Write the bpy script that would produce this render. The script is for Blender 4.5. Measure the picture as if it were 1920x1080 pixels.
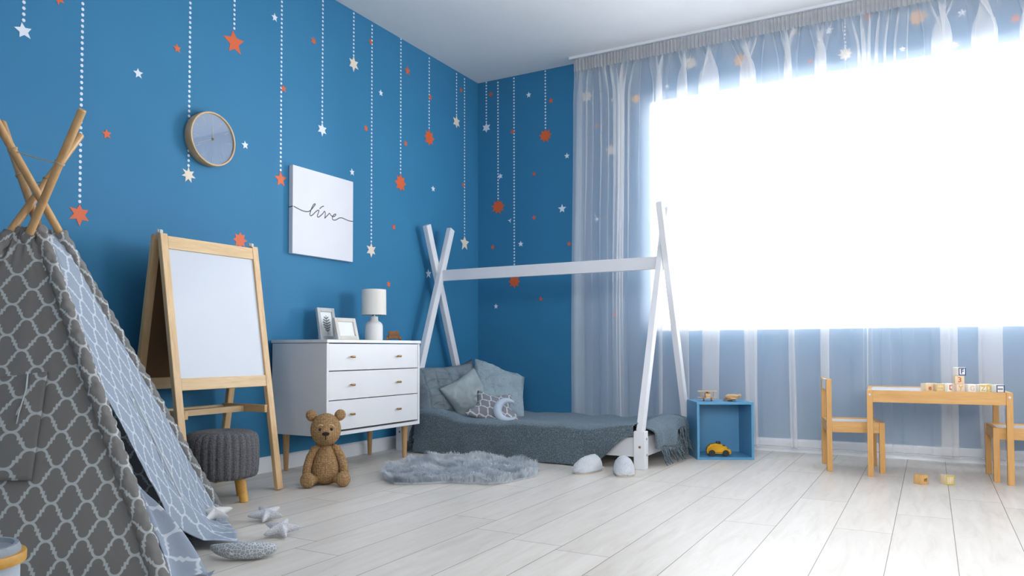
import bpy, bmesh, math, random
from mathutils import Vector, Matrix, Euler, noise
PI = math.pi
random.seed(7)
for o in list(bpy.data.objects): bpy.data.objects.remove(o)
S = bpy.context.scene
COL = S.collection

# ---------------------------------------------------------------- camera
cd = bpy.data.cameras.new('camera'); cam = bpy.data.objects.new('camera', cd); COL.objects.link(cam)
cd.sensor_width = 36; cd.lens = 36*1406.14/1920; cd.shift_y = 70.35/1920; cd.clip_start = .02
CR = Vector((0.87311963, 0.48750162, -0.00206986)); CU = Vector((0.01699898, -0.02620154, 0.99951214)); CF = Vector((-0.48720955, 0.87272885, 0.03116411))
cam.matrix_world = Matrix(((CR.x, CU.x, -CF.x, 3.0366), (CR.y, CU.y, -CF.y, -4.90635), (CR.z, CU.z, -CF.z, .63878), (0, 0, 0, 1)))
S.camera = cam

# ---------------------------------------------------------------- light
w = bpy.data.worlds.new('daylight'); S.world = w; w.use_nodes = True
bg = w.node_tree.nodes['Background']; bg.inputs[0].default_value = (.92, .96, 1, 1); bg.inputs[1].default_value = 19.0
# hazy bright day: brightest low over the horizon towards the right of the window, dimmer overhead
wt = w.node_tree; tc = wt.nodes.new('ShaderNodeTexCoord'); dp = wt.nodes.new('ShaderNodeVectorMath'); dp.operation = 'DOT_PRODUCT'
sepz = wt.nodes.new('ShaderNodeSeparateXYZ'); wt.links.new(tc.outputs['Generated'], dp.inputs[0]); wt.links.new(tc.outputs['Generated'], sepz.inputs[0])
LD = Vector((.94, .33, .0)).normalized(); dp.inputs[1].default_value = LD
def wm(op, a, b):
    n = wt.nodes.new('ShaderNodeMath'); n.operation = op
    for k, v in ((0, a), (1, b)):
        if isinstance(v, (int, float)): n.inputs[k].default_value = v
        else: wt.links.new(v, n.inputs[k])
    return n.outputs[0]
lobe = wm('POWER', wm('MAXIMUM', dp.outputs['Value'], 0.0), 8.0)
zen = wm('SUBTRACT', 1.0, wm('MULTIPLY', wm('MINIMUM', wm('MAXIMUM', sepz.outputs[2], 0.0), .7), 1.1))
wt.links.new(wm('MULTIPLY', wm('ADD', 14.0, wm('MULTIPLY', lobe, 150.0)), zen), bg.inputs[1])
def area(name, loc, direction, sx, sy, energy, color=(1, 1, 1), portal=False, spread=180):
    l = bpy.data.lights.new(name, 'AREA'); l.shape = 'RECTANGLE'; l.size = sx; l.size_y = sy; l.energy = energy; l.color = color
    o = bpy.data.objects.new(name, l); COL.objects.link(o); o.location = loc
    o.rotation_euler = Vector(direction).to_track_quat('-Z', 'Y').to_euler()
    l.spread = math.radians(spread)
    if portal: l.cycles.is_portal = True
    return o
area('window_daylight_portal', (2.93, .16, 1.54), (0, -1, 0), 3.1, 1.58, 1, portal=True)
area('side_fill_light', (5.35, -1.25, 1.55), (-1, .0, 0), 1.6, 1.4, 9, (1, .99, .97), spread=52)  # added fill from the right for the left wall, no window there
area('room_fill_light', (3.9, -6.3, 1.8), (0, 1, -.12), 2.6, 1.4, 44, (1, .97, .94), spread=90)
area('ceiling_fill_light', (2.5, -2.7, 2.66), (0, 0, -1), 1.2, 1.2, 8, (1, .99, .97), spread=140)  # added unseen fill from above for floor and rug, no lamp modelled
S.view_settings.view_transform = 'Standard'; S.view_settings.look = 'None'; S.view_settings.gamma = 1
S.view_settings.use_curve_mapping = False
S.view_settings.exposure = 0.16

# ---------------------------------------------------------------- material helpers
def lin(c):
    return tuple(((v/255)/12.92 if v/255 <= .04045 else ((v/255+.055)/1.055)**2.4) for v in c) + (1,)
class T:
    """small wrapper for building node trees"""
    def __init__(s, name):
        s.m = bpy.data.materials.new(name); s.m.use_nodes = True; s.t = s.m.node_tree; s.n = s.t.nodes
        s.b = s.n['Principled BSDF']; s.out = s.n['Material Output']
    def node(s, typ, **kw):
        n = s.n.new(typ)
        for k, v in kw.items(): setattr(n, k, v)
        return n
    def put(s, sock, v):
        if hasattr(v, 'is_output') or isinstance(v, bpy.types.NodeSocket): s.t.links.new(v, sock)
        else: sock.default_value = v
    def math(s, op, a, b=0, c=None):
        n = s.node('ShaderNodeMath', operation=op); s.put(n.inputs[0], a); s.put(n.inputs[1], b)
        if c is not None: s.put(n.inputs[2], c)
        return n.outputs[0]
    def coord(s, kind='Object', scale=(1, 1, 1), rot=(0, 0, 0)):
        c = s.node('ShaderNodeTexCoord'); m = s.node('ShaderNodeMapping')
        s.t.links.new(c.outputs[kind], m.inputs[0]); m.inputs['Scale'].default_value = scale; m.inputs['Rotation'].default_value = rot
        return m.outputs[0]
    def noise(s, vec, scale=5, detail=3, rough=.5, dist=0):
        n = s.node('ShaderNodeTexNoise'); s.put(n.inputs['Vector'], vec); n.inputs['Scale'].default_value = scale
        n.inputs['Detail'].default_value = detail; n.inputs['Roughness'].default_value = rough; n.inputs['Distortion'].default_value = dist
        return n.outputs['Fac']
    def ramp(s, fac, stops):
        n = s.node('ShaderNodeValToRGB'); s.put(n.inputs[0], fac); e = n.color_ramp.elements
        while len(e) < len(stops): e.new(.5)
        for k, (p, c) in enumerate(stops): e[k].position = p; e[k].color = c
        return n.outputs[0]
    def mix(s, fac, a, b):
        n = s.node('ShaderNodeMix', data_type='RGBA'); s.put(n.inputs[0], fac); s.put(n.inputs[6], a); s.put(n.inputs[7], b)
        return n.outputs[2]
    def bump(s, h, dist=.001, strength=1):
        n = s.node('ShaderNodeBump'); s.put(n.inputs['Height'], h); n.inputs['Distance'].default_value = dist; n.inputs['Strength'].default_value = strength
        s.t.links.new(n.outputs[0], s.b.inputs['Normal'])
    def color(s, v): s.put(s.b.inputs['Base Color'], v)
    def rough(s, v): s.put(s.b.inputs['Roughness'], v)

def plain(name, rgb, rough=.5, bump=None, var=.06, spec=.5, coat=0):
    t = T(name); c = lin(rgb); v = t.coord()
    f = t.noise(v, 9, 3)
    d = tuple(min(1, x*(1-var)) for x in c[:3])+(1,); u = tuple(min(1, x*(1+var)) for x in c[:3])+(1,)
    t.color(t.ramp(f, [(.3, d), (.7, u)])); t.rough(rough); t.b.inputs['Specular IOR Level'].default_value = spec
    if coat: t.b.inputs['Coat Weight'].default_value = coat
    if bump: t.bump(t.noise(v, bump[0], 3), bump[1])
    return t.m
def wood(name, light, dark, scale=(1, 1, 12), rot=(0, 0, 0), rough=.45):
    """grain runs along the axis with the SMALL scale number"""
    t = T(name); v = t.coord('Object', scale, rot)
    n1 = t.noise(v, 3.0, 4, .6, .6); n2 = t.noise(v, 14, 3, .5, .2)
    f = t.math('ADD', t.math('MULTIPLY', n1, .65), t.math('MULTIPLY', n2, .35))
    t.color(t.ramp(f, [(.36, lin(dark)), (.62, lin(light))])); t.rough(rough); t.bump(n2, .0004, .5)
    return t.m
M = {}
def knit(name, rgb, scale=110, depth=.004, dark=.55):
    t = T(name); v = t.coord('Object', (1, 1, 1.25))
    n = t.node('ShaderNodeTexVoronoi', feature='SMOOTH_F1'); t.put(n.inputs['Vector'], v); n.inputs['Scale'].default_value = scale; n.inputs['Smoothness'].default_value = .3
    n.inputs['Randomness'].default_value = .55
    d = n.outputs['Distance']; c = lin(rgb)
    t.color(t.ramp(d, [(.1, c), (.75, tuple(x*dark for x in c[:3])+(1,))])); t.rough(.9)
    t.b.inputs['Specular IOR Level'].default_value = .15
    t.bump(t.math('SUBTRACT', 1, d), depth)
    return t.m
def quatrefoil(name, ground, line, px, py, kind='UV', rough=.85, wid=.0, back=None):
    """trellis cloth: stepped four-lobed medallions on a staggered lattice; px, py = size of one repeat in metres"""
    t = T(name); c = t.node('ShaderNodeTexCoord'); s = t.node('ShaderNodeSeparateXYZ'); t.t.links.new(c.outputs[kind], s.inputs[0])
    def fold(k, p): return t.math('ABSOLUTE', t.math('SUBTRACT', t.math('FRACT', t.math('DIVIDE', s.outputs[k], p)), .5))
    x, y = fold(0, px), fold(1, py)                          # 0..0.5 of a repeat, medallion centre at 0
    c1, rad = .305, .195                                     # round lobe above and below, stepped flank between
    def arc(cx, cy, below):
        dx = t.math('SUBTRACT', x, cx); dy = t.math('SUBTRACT', y, cy)
        l = t.math('SQRT', t.math('ADD', t.math('MULTIPLY', dx, dx), t.math('MULTIPLY', dy, dy)))
        g = t.math('MAXIMUM', t.math('MULTIPLY', dy, -1.0 if below else 1.0), 0)
        return t.math('ADD', t.math('ABSOLUTE', t.math('SUBTRACT', l, rad)), t.math('MULTIPLY', g, 8))
    def seg(cx, hx, cy, hy):
        return t.math('MAXIMUM', t.math('SUBTRACT', t.math('ABSOLUTE', t.math('SUBTRACT', x, cx)), hx), t.math('SUBTRACT', t.math('ABSOLUTE', t.math('SUBTRACT', y, cy)), hy))
    d = t.math('MINIMUM', arc(0, c1, True), arc(.5, .5-c1, False))
    d = t.math('MINIMUM', d, seg(.22, .03, .305, 0)); d = t.math('MINIMUM', d, seg(.25, 0, .25, .055)); d = t.math('MINIMUM', d, seg(.28, .03, .195, 0))
    d = t.math('SUBTRACT', .044, d)
    f = t.math('SMOOTH_MAX', t.math('MULTIPLY', t.math('SUBTRACT', d, wid), 60), 0, .1)
    f = t.math('MINIMUM', f, 1)
    col = t.mix(f, lin(ground), lin(line))
    if back:
        g = t.node('ShaderNodeNewGeometry')
        col = t.mix(g.outputs['Backfacing'], col, t.mix(f, lin(back[0]), lin(back[1])))
    t.color(col); t.rough(rough); t.b.inputs['Specular IOR Level'].default_value = .2
    v = t.coord('Object'); t.bump(t.noise(v, 25, 3), .003)
    # thin cotton: some light comes through
    tr = t.node('ShaderNodeBsdfTranslucent'); t.t.links.new(col, tr.inputs[0])
    mx = t.node('ShaderNodeMixShader'); mx.inputs[0].default_value = .22
    t.t.links.new(t.b.outputs[0], mx.inputs[1]); t.t.links.new(tr.outputs[0], mx.inputs[2]); t.t.links.new(mx.outputs[0], t.out.inputs[0])
    return t.m

# ---------------------------------------------------------------- geometry helpers
def rotmat(e): return Euler(e).to_matrix().to_4x4()
def box(bm, c, s, rot=None, bev=0, seg=2):
    m = Matrix.Translation(c) @ (rotmat(rot) if rot else Matrix()) @ Matrix.Diagonal((s[0], s[1], s[2], 1))
    r = bmesh.ops.create_cube(bm, size=1, matrix=m)
    if bev:
        es = list({e for v in r['verts'] for e in v.link_edges})
        bmesh.ops.bevel(bm, geom=es, offset=bev, segments=seg, affect='EDGES', profile=.5)
def bx(bm, x0, x1, y0, y1, z0, z1, bev=0): box(bm, ((x0+x1)/2, (y0+y1)/2, (z0+z1)/2), (x1-x0, y1-y0, z1-z0), None, bev)
def frame_of(d):
    d = Vector(d).normalized(); q = d.to_track_quat('Z', 'Y'); return q.to_matrix().to_4x4()
def bar(bm, a, b, wx, wy, up=(0, 0, 1), bev=0):
    """square bar from a to b; wx wide along 'up' x axis, wy along the other"""
    a, b = Vector(a), Vector(b); d = (b-a); z = d.normalized(); y = Vector(up) - z*Vector(up).dot(z); y.normalize(); x = y.cross(z)
    m = Matrix((( x.x, y.x, z.x, 0), (x.y, y.y, z.y, 0), (x.z, y.z, z.z, 0), (0, 0, 0, 1)))
    m = Matrix.Translation((a+b)/2) @ m @ Matrix.Diagonal((wx, wy, d.length, 1))
    r = bmesh.ops.create_cube(bm, size=1, matrix=m)
    if bev:
        es = list({e for v in r['verts'] for e in v.link_edges})
        bmesh.ops.bevel(bm, geom=es, offset=bev, segments=2, affect='EDGES')
def cyl(bm, a, b, r1, r2=None, seg=24, cap=True):
    a, b = Vector(a), Vector(b); d = b-a
    bmesh.ops.create_cone(bm, cap_ends=cap, segments=seg, radius1=r1, radius2=r1 if r2 is None else r2, depth=d.length,
                          matrix=Matrix.Translation((a+b)/2) @ frame_of(d))
def rings(bm, rs, close_u=True, cap=True):
    """rs: list of rings (lists of points); skins them"""
    V = [[bm.verts.new(p) for p in r] for r in rs]; n = len(rs[0])
    for i in range(len(V)-1):
        for j in range(n if close_u else n-1):
            k = (j+1) % n
            try: bm.faces.new((V[i][j], V[i][k], V[i+1][k], V[i+1][j]))
            except ValueError: pass
    if cap and close_u:
        bm.faces.new(list(reversed(V[0]))); bm.faces.new(V[-1])
    return V
def lathe(bm, prof, seg=32, cap=True, mod=None, off=(0, 0, 0)):
    rs = []
    for r, z in prof:
        rs.append([(off[0]+r*(mod(2*PI*k/seg, r, z) if mod else 1)*math.cos(2*PI*k/seg), off[1]+r*(mod(2*PI*k/seg, r, z) if mod else 1)*math.sin(2*PI*k/seg), off[2]+z) for k in range(seg)])
    rings(bm, rs, True, cap)
def tube(bm, pts, rad, seg=10, cap=True):
    pts = [Vector(p) for p in pts]; n = len(pts); rs = []; up = Vector((0, 0, 1))
    x = None
    for i, p in enumerate(pts):
        d = (pts[min(i+1, n-1)]-pts[max(i-1, 0)]).normalized()
        if x is None:
            x = d.cross(up);
            if x.length < .01: x = d.cross(Vector((1, 0, 0)))
        x = (x - d*x.dot(d)).normalized(); y = d.cross(x)
        r = rad[i] if isinstance(rad, (list, tuple)) else rad
        rs.append([p + x*r*math.cos(2*PI*k/seg) + y*r*math.sin(2*PI*k/seg) for k in range(seg)])
    rings(bm, rs, True, cap)
def ball(bm, c, r, rot=None, seg=24, rg=16):
    if not hasattr(r, '__len__'): r = (r, r, r)
    m = Matrix.Translation(c) @ (rotmat(rot) if rot else Matrix()) @ Matrix.Diagonal((r[0], r[1], r[2], 1))
    bmesh.ops.create_uvsphere(bm, u_segments=seg, v_segments=rg, radius=1, matrix=m)
def prism(bm, pts, z0, z1, place=None):
    """extrude a polygon outline (x, y) from z0 to z1"""
    P = place or (lambda x, y, z: (x, y, z))
    a = [bm.verts.new(P(x, y, z0)) for x, y in pts]; b = [bm.verts.new(P(x, y, z1)) for x, y in pts]; n = len(pts)
    bm.faces.new(list(reversed(a))); bm.faces.new(b)
    for i in range(n): bm.faces.new((a[i], a[(i+1) % n], b[(i+1) % n], b[i]))
def star_pts(n, r, inner=.5, rot=90):
    return [((r if k % 2 == 0 else r*inner)*math.cos(math.radians(rot)+PI*k/n), (r if k % 2 == 0 else r*inner)*math.sin(math.radians(rot)+PI*k/n)) for k in range(2*n)]
def B(): return bmesh.new()
def obj(name, bm, m, parent=None, smooth=False, loc=None, sub=0, uv=None, fix=True):
    if fix: bmesh.ops.recalc_face_normals(bm, faces=bm.faces)
    me = bpy.data.meshes.new(name); bm.to_mesh(me); bm.free()
    if smooth:
        for p in me.polygons: p.use_smooth = True
        if smooth == 'auto':
            try: me.set_sharp_from_angle(angle=math.radians(38))
            except Exception: pass
    o = bpy.data.objects.new(name, me); COL.objects.link(o)
    me.materials.append(M[m] if isinstance(m, str) else m)
    if parent: o.parent = parent
    if loc: o.location = loc
    if sub:
        s = o.modifiers.new('smooth', 'SUBSURF'); s.levels = sub; s.render_levels = sub
    return o
def tag(o, label, cat, group=None, kind=None):
    o['label'] = label; o['category'] = cat
    if group: o['group'] = group
    if kind: o['kind'] = kind
    return o
def thing(name, label, cat, loc=(0, 0, 0), rz=0, group=None):
    o = bpy.data.objects.new(name, None); COL.objects.link(o); o.location = loc; o.rotation_euler = (0, 0, rz); o.empty_display_size = .05
    return tag(o, label, cat, group)
def struct(name, bm, m, parent=None, smooth=False):
    o = obj(name, bm, m, parent, smooth)
    if not parent: o['kind'] = 'structure'
    return o
def sheet(name, f, nu, nv, m, parent=None, thick=0, uvf=None, smooth=True):
    """surface from f(u, v) -> point; uvf(u, v) -> texture metres"""
    vs = [tuple(f(i/nu, j/nv)) for j in range(nv+1) for i in range(nu+1)]
    fs = [(j*(nu+1)+i, j*(nu+1)+i+1, (j+1)*(nu+1)+i+1, (j+1)*(nu+1)+i) for j in range(nv) for i in range(nu)]
    me = bpy.data.meshes.new(name); me.from_pydata(vs, [], fs); me.update()
    if uvf:
        uv = me.uv_layers.new(name='cloth')
        for p in me.polygons:
            for li, vi in zip(p.loop_indices, p.vertices):
                uv.data[li].uv = uvf((vi % (nu+1))/nu, (vi//(nu+1))/nv)
    if smooth:
        for p in me.polygons: p.use_smooth = True
    o = bpy.data.objects.new(name, me); COL.objects.link(o); me.materials.append(M[m] if isinstance(m, str) else m)
    if parent: o.parent = parent
    if thick:
        s = o.modifiers.new('thickness', 'SOLIDIFY'); s.thickness = thick; s.offset = 0
    return o
def nz(x, y=0, z=0): return noise.noise(Vector((x, y, z)))
def sstep(a, b, x):
    t = max(0, min(1, (x-a)/(b-a))); return t*t*(3-2*t)

# ---------------------------------------------------------------- materials
def blue_wall():
    t = T('blue_wall_paint'); v = t.coord('Object'); f = t.noise(v, 2.2, 4)
    t.color(t.ramp(f, [(.3, lin((49, 121, 164))), (.7, lin((52, 124, 168)))])); t.rough(.62); t.b.inputs['Specular IOR Level'].default_value = .3
    t.bump(t.noise(v, 260, 2), .0004, .5); return t.m
M['blue'] = blue_wall()
M['white_paint'] = plain('white_ceiling_paint', (236, 238, 240), .8, (300, .0002), .01)
M['white_trim'] = plain('white_satin_trim', (226, 231, 238), .4, None, .01)
M['back_paint'] = plain('pale_room_paint', (214, 218, 222), .8, None, .01)
def floor_mat():
    t = T('pale_laminate_floor'); c = t.node('ShaderNodeTexCoord'); s = t.node('ShaderNodeSeparateXYZ'); t.t.links.new(c.outputs['Object'], s.inputs[0])
    PW, PL = .1855, 1.29
    xs = t.math('DIVIDE', t.math('SUBTRACT', s.outputs[0], 2.539), PW); row = t.math('FLOOR', xs)
    rnd = t.node('ShaderNodeTexWhiteNoise', noise_dimensions='1D'); t.put(rnd.inputs['W'], row)
    ys = t.math('ADD', t.math('DIVIDE', s.outputs[1], PL), t.math('MULTIPLY', rnd.outputs['Value'], 3.7)); cell = t.math('FLOOR', ys)
    fx = t.math('FRACT', xs); fy = t.math('FRACT', ys)
    ex = t.math('MULTIPLY', t.math('MINIMUM', fx, t.math('SUBTRACT', 1, fx)), PW); ey = t.math('MULTIPLY', t.math('MINIMUM', fy, t.math('SUBTRACT', 1, fy)), PL)
    edge = t.math('MINIMUM', ex, ey); groove = t.math('LESS_THAN', edge, .0012)
    r2 = t.node('ShaderNodeTexWhiteNoise', noise_dimensions='2D'); cb = t.node('ShaderNodeCombineXYZ'); t.put(cb.inputs[0], row); t.put(cb.inputs[1], cell); t.t.links.new(cb.outputs[0], r2.inputs['Vector'])
    off = t.node('ShaderNodeCombineXYZ'); t.put(off.inputs[0], t.math('ADD', s.outputs[0], t.math('MULTIPLY', r2.outputs['Value'], 31)))
    t.put(off.inputs[1], t.math('ADD', s.outputs[1], t.math('MULTIPLY', row, 3.1))); off.inputs[2].default_value = 0
    mp = t.node('ShaderNodeMapping'); t.t.links.new(off.outputs[0], mp.inputs[0]); mp.inputs['Scale'].default_value = (7, .9, 1)
    g = t.noise(mp.outputs[0], 3.5, 6, .62, .9)
    mp2 = t.node('ShaderNodeMapping'); t.t.links.new(off.outputs[0], mp2.inputs[0]); mp2.inputs['Scale'].default_value = (16, 2.6, 1)
    k = t.noise(mp2.outputs[0], 1.3, 5, .7, 1.4)
    base = t.ramp(g, [(.25, lin((207, 200, 190))), (.45, lin((219, 213, 205))), (.7, lin((227, 222, 216)))])
    knots = t.ramp(k, [(.70, (0, 0, 0, 1)), (.80, (1, 1, 1, 1))])
    base = t.mix(t.math('MULTIPLY', knots, .45), base, lin((140, 118, 98)))
    tone = t.math('ADD', .93, t.math('MULTIPLY', r2.outputs['Value'], .1))
    hs = t.node('ShaderNodeHueSaturation'); t.put(hs.inputs['Value'], tone); t.put(hs.inputs['Color'], base)
    col = t.mix(t.math('MULTIPLY', groove, .8), hs.outputs[0], lin((84, 78, 72)))
    t.color(col); t.rough(t.math('ADD', .3, t.math('MULTIPLY', g, .16)))
    t.b.inputs['Specular IOR Level'].default_value = .3
    t.bump(t.math('SUBTRACT', t.math('MULTIPLY', g, .15), groove), .0006)
    return t.m
M['floor'] = floor_mat()
def star_mat(name, rgb, dots):
    t = T(name); v = t.coord('Object')
    c = t.node('ShaderNodeTexVoronoi'); t.put(c.inputs['Vector'], v); c.inputs['Scale'].default_value = 160; c.inputs['Randomness'].default_value = 0
    f = t.ramp(c.outputs['Distance'], [(.16, lin(dots)), (.26, lin(rgb))]); t.color(f); t.rough(.55); return t.m
M['star_o'] = star_mat('orange_sticker', (216, 98, 52), (226, 124, 78))
M['star_p'] = star_mat('pale_orange_sticker', (226, 166, 104), (232, 182, 128))
M['star_w'] = plain('white_sticker', (226, 233, 244), .55, None, .01)
M['star_c'] = plain('cream_sticker', (232, 218, 200), .55, None, .02)
M['pine_v'] = wood('pale_pine_upright', (224, 192, 148), (206, 170, 124), (10, 10, 1))
M['pine_y'] = wood('pale_pine_sideways', (226, 198, 156), (208, 176, 130), (10, 1, 10))
M['pine_x'] = wood('pale_pine_deep', (216, 182, 134), (194, 156, 108), (1, 10, 10))
M['pole'] = wood('round_pole_wood', (206, 166, 116), (184, 142, 94), (7, 7, .8), (0, 0, 0), .4)
M['oak_v'] = wood('kids_furniture_pine_upright', (210, 162, 98), (196, 146, 82), (12, 12, 1))
M['oak_x'] = wood('kids_furniture_pine_along', (212, 165, 102), (196, 147, 84), (1, 12, 12))
M['oak_y'] = wood('kids_furniture_pine_across', (212, 165, 102), (196, 147, 84), (12, 1, 12))
M['leg_wood'] = wood('tapered_leg_wood', (202, 164, 118), (180, 140, 96), (14, 14, 1))
M['toy_wood'] = wood('raw_toy_wood', (214, 182, 138), (188, 150, 104), (4, 30, 30))
M['dark_toy_wood'] = wood('brown_toy_wood', (150, 104, 62), (112, 74, 42), (4, 24, 24))
M['white_lac'] = plain('white_lacquer', (226, 229, 234), .32, None, .01)
M['white_sheen'] = plain('white_laminate_top', (232, 238, 246), .22, None, .01)
M['bed_white'] = plain('white_painted_bed_wood', (222, 225, 232), .45, (40, .0006), .02)
M['whiteboard'] = plain('glossy_whiteboard', (208, 215, 226), .16, None, .004, .6)
M['hardboard'] = plain('brown_hardboard_back', (116, 84, 56), .8, (200, .0004), .06)
M['brass'] = plain('brushed_brass', (168, 132, 84), .35, None, .05)
M['brass'].node_tree.nodes['Principled BSDF'].inputs['Metallic'].default_value = .7
M['steel'] = plain('steel_screw', (176, 180, 186), .3, None, .05); M['steel'].node_tree.nodes['Principled BSDF'].inputs['Metallic'].default_value = .9
M['black'] = plain('black_plastic', (24, 26, 32), .35, None, .02)
M['dark_line'] = plain('dark_grey_ink', (78, 82, 86), .6, None, .02)
M['canvas'] = plain('white_canvas', (224, 227, 236), .85, (500, .0003), .01)
M['lamp_cer'] = plain('matt_white_ceramic', (224, 226, 228), .5, None, .01)
M['shade'] = plain('cream_white_lamp_fabric', (226, 224, 220), .85, (400, .0003), .01)
M['clock_face'] = plain('pale_blue_clock_face', (176, 206, 244), .5, None, .01)
M['clock_rim'] = wood('light_beech_rim', (214, 184, 146), (194, 160, 120), (3, 3, 3))
M['silver_frame'] = plain('silvery_frame', (178, 184, 188), .35, (120, .0006), .08)
M['cream_frame'] = plain('limed_cream_frame', (206, 202, 196), .5, (120, .0006), .08)
M['print'] = plain('white_print_paper', (224, 228, 232), .3, None, .01)
M['leafink'] = plain('grey_leaf_ink', (112, 122, 124), .6, None, .02)
M['cube_blue'] = plain('blue_cube_lacquer', (88, 152, 194), .4, None, .03)
M['yellow_toy'] = plain('yellow_plush', (222, 168, 40), .9, (240, .002), .12)
M['crochet'] = knit('tan_crochet', (190, 154, 112), 95, .005)
M['crochet_pale'] = plain('pale_wool', (206, 172, 132), .9)
M['nose'] = plain('dark_brown_wool', (38, 26, 28), .8, (300, .001))
M['rib_knit'] = knit('charcoal_knit', (124, 124, 128), 150, .003, .5)
M['terry'] = plain('white_terry_cloth', (214, 220, 228), .95, (420, .004), .12)
M['terry_sole'] = plain('beige_slipper_sole', (206, 198, 186), .9, (300, .001))
M['quilt'] = plain('grey_green_quilt', (112, 126, 136), .85, (60, .003), .06)
M['satin'] = plain('grey_satin', (140, 154, 160), .42, (30, .004), .05)
M['dark_cushion'] = plain('dark_slate_cushion', (84, 96, 106), .85, (80, .003), .06)
M['plush'] = plain('grey_blue_plush', (142, 162, 172), .95, (70, .012), .12)
M['moon_blue'] = plain('pale_blue_cotton', (176, 190, 208), .85, (120, .001), .04)
M['white_cotton'] = plain('white_cotton', (222, 222, 220), .9, (160, .001), .02)
M['tie'] = plain('white_cotton_tape', (206, 212, 214), .9, (160, .001), .02)
M['rope'] = plain('beige_cord', (196, 170, 136), .9, (300, .001), .05)
M['bin_fabric'] = plain('light_grey_basket_cloth', (186, 196, 208), .85, (90, .002), .04)
M['bin_rim'] = plain('mid_grey_basket_lid', (150, 160, 170), .7, (90, .002), .04)
M['bin_wood'] = wood('honey_basket_hoop', (220, 170, 84), (200, 146, 66), (4, 4, 8))
M['trellis'] = quatrefoil('grey_trellis_cotton', (142, 141, 140), (208, 214, 216), .088, .100)
M['trellis_small'] = quatrefoil('small_grey_trellis_cotton', (140, 146, 154), (222, 226, 230), .085, .105)
M['trellis_flap'] = quatrefoil('window_lit_trellis_cotton', (168, 180, 198), (218, 226, 236), .090, .100)  # same tent cotton, window light painted in as a paler, bluer ground
def blanket_mat():
    t = T('woven_blue_grey_throw'); v = t.coord('Object')
    c = t.node('ShaderNodeTexVoronoi'); t.put(c.inputs['Vector'], v); c.inputs['Scale'].default_value = 240
    d = c.outputs['Distance']; n = t.noise(v, 230, 2)
    t.color(t.ramp(n, [(.35, lin((72, 86, 94))), (.55, lin((96, 110, 118))), (.7, lin((138, 152, 162)))])); t.rough(.95)
    t.b.inputs['Specular IOR Level'].default_value = .1
    t.b.inputs['Sheen Weight'].default_value = .6; t.b.inputs['Sheen Tint'].default_value = lin((190, 214, 236))
    t.bump(t.math('ADD', d, n), .004); return t.m
M['throw'] = blanket_mat()
def hex_mat():
    t = T('honeycomb_cotton'); v = t.coord('Object'); c = t.node('ShaderNodeTexVoronoi', feature='DISTANCE_TO_EDGE'); t.put(c.inputs['Vector'], v)
    c.inputs['Scale'].default_value = 90; c.inputs['Randomness'].default_value = .75
    t.color(t.ramp(c.outputs['Distance'], [(.02, lin((228, 232, 236))), (.075, lin((158, 166, 174)))])); t.rough(.9); return t.m
M['hex'] = hex_mat()
def speckle():
    t = T('grey_speckled_cotton'); v = t.coord('Object'); n = t.noise(v, 300, 2)
    t.color(t.ramp(n, [(.4, lin((186, 188, 194))), (.6, lin((218, 220, 226)))])); t.rough(.9); t.bump(n, .001); return t.m
M['speckle'] = speckle()
def fur_mat():
    t = T('grey_blue_fur'); i = t.node('ShaderNodeNewGeometry'); n = t.noise(t.coord('Object'), 45, 3)
    t.color(t.ramp(n, [(.3, lin((190, 198, 204))), (.6, lin((226, 232, 238)))])); t.rough(.7); t.b.inputs['Specular IOR Level'].default_value = .3
    tr = t.node('ShaderNodeBsdfTranslucent'); tr.inputs[0].default_value = lin((214, 222, 230)); mx = t.node('ShaderNodeMixShader'); mx.inputs[0].default_value = .4
    t.t.links.new(t.b.outputs[0], mx.inputs[1]); t.t.links.new(tr.outputs[0], mx.inputs[2]); t.t.links.new(mx.outputs[0], t.out.inputs[0]); return t.m
M['fur'] = fur_mat()
def curtain_mat(name, lo, hi, tint):
    t = T(name); lw = t.node('ShaderNodeLayerWeight'); lw.inputs[0].default_value = .5
    # seen edge-on the threads close up, so the cloth hides more
    f = t.math('POWER', lw.outputs['Facing'], 3.0)
    a = t.math('ADD', lo, t.math('MULTIPLY', f, hi-lo))
    tp = t.node('ShaderNodeBsdfTransparent'); df = t.node('ShaderNodeBsdfDiffuse'); tl = t.node('ShaderNodeBsdfTranslucent')
    for n in (df, tl): n.inputs[0].default_value = lin(tint)
    m1 = t.node('ShaderNodeMixShader'); m1.inputs[0].default_value = .3; t.t.links.new(df.outputs[0], m1.inputs[1]); t.t.links.new(tl.outputs[0], m1.inputs[2])
    m2 = t.node('ShaderNodeMixShader'); t.put(m2.inputs[0], a); t.t.links.new(tp.outputs[0], m2.inputs[1]); t.t.links.new(m1.outputs[0], m2.inputs[2])
    t.t.links.new(m2.outputs[0], t.out.inputs[0]); return t.m
M['sheer'] = curtain_mat('sheer_white_voile', .41, .82, (248, 249, 252))
M['sheer_tape'] = curtain_mat('doubled_sheer_heading', .72, 1.0, (214, 214, 214))
def glass_mat():
    t = T('clear_window_glass'); g = t.node('ShaderNodeBsdfGlossy'); g.inputs['Roughness'].default_value = .02; tp = t.node('ShaderNodeBsdfTransparent')
    f = t.node('ShaderNodeFresnel'); f.inputs[0].default_value = 1.45; mx = t.node('ShaderNodeMixShader')
    t.t.links.new(f.outputs[0], mx.inputs[0]); t.t.links.new(tp.outputs[0], mx.inputs[1]); t.t.links.new(g.outputs[0], mx.inputs[2]); t.t.links.new(mx.outputs[0], t.out.inputs[0]); return t.m
M['glass'] = glass_mat()

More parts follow.
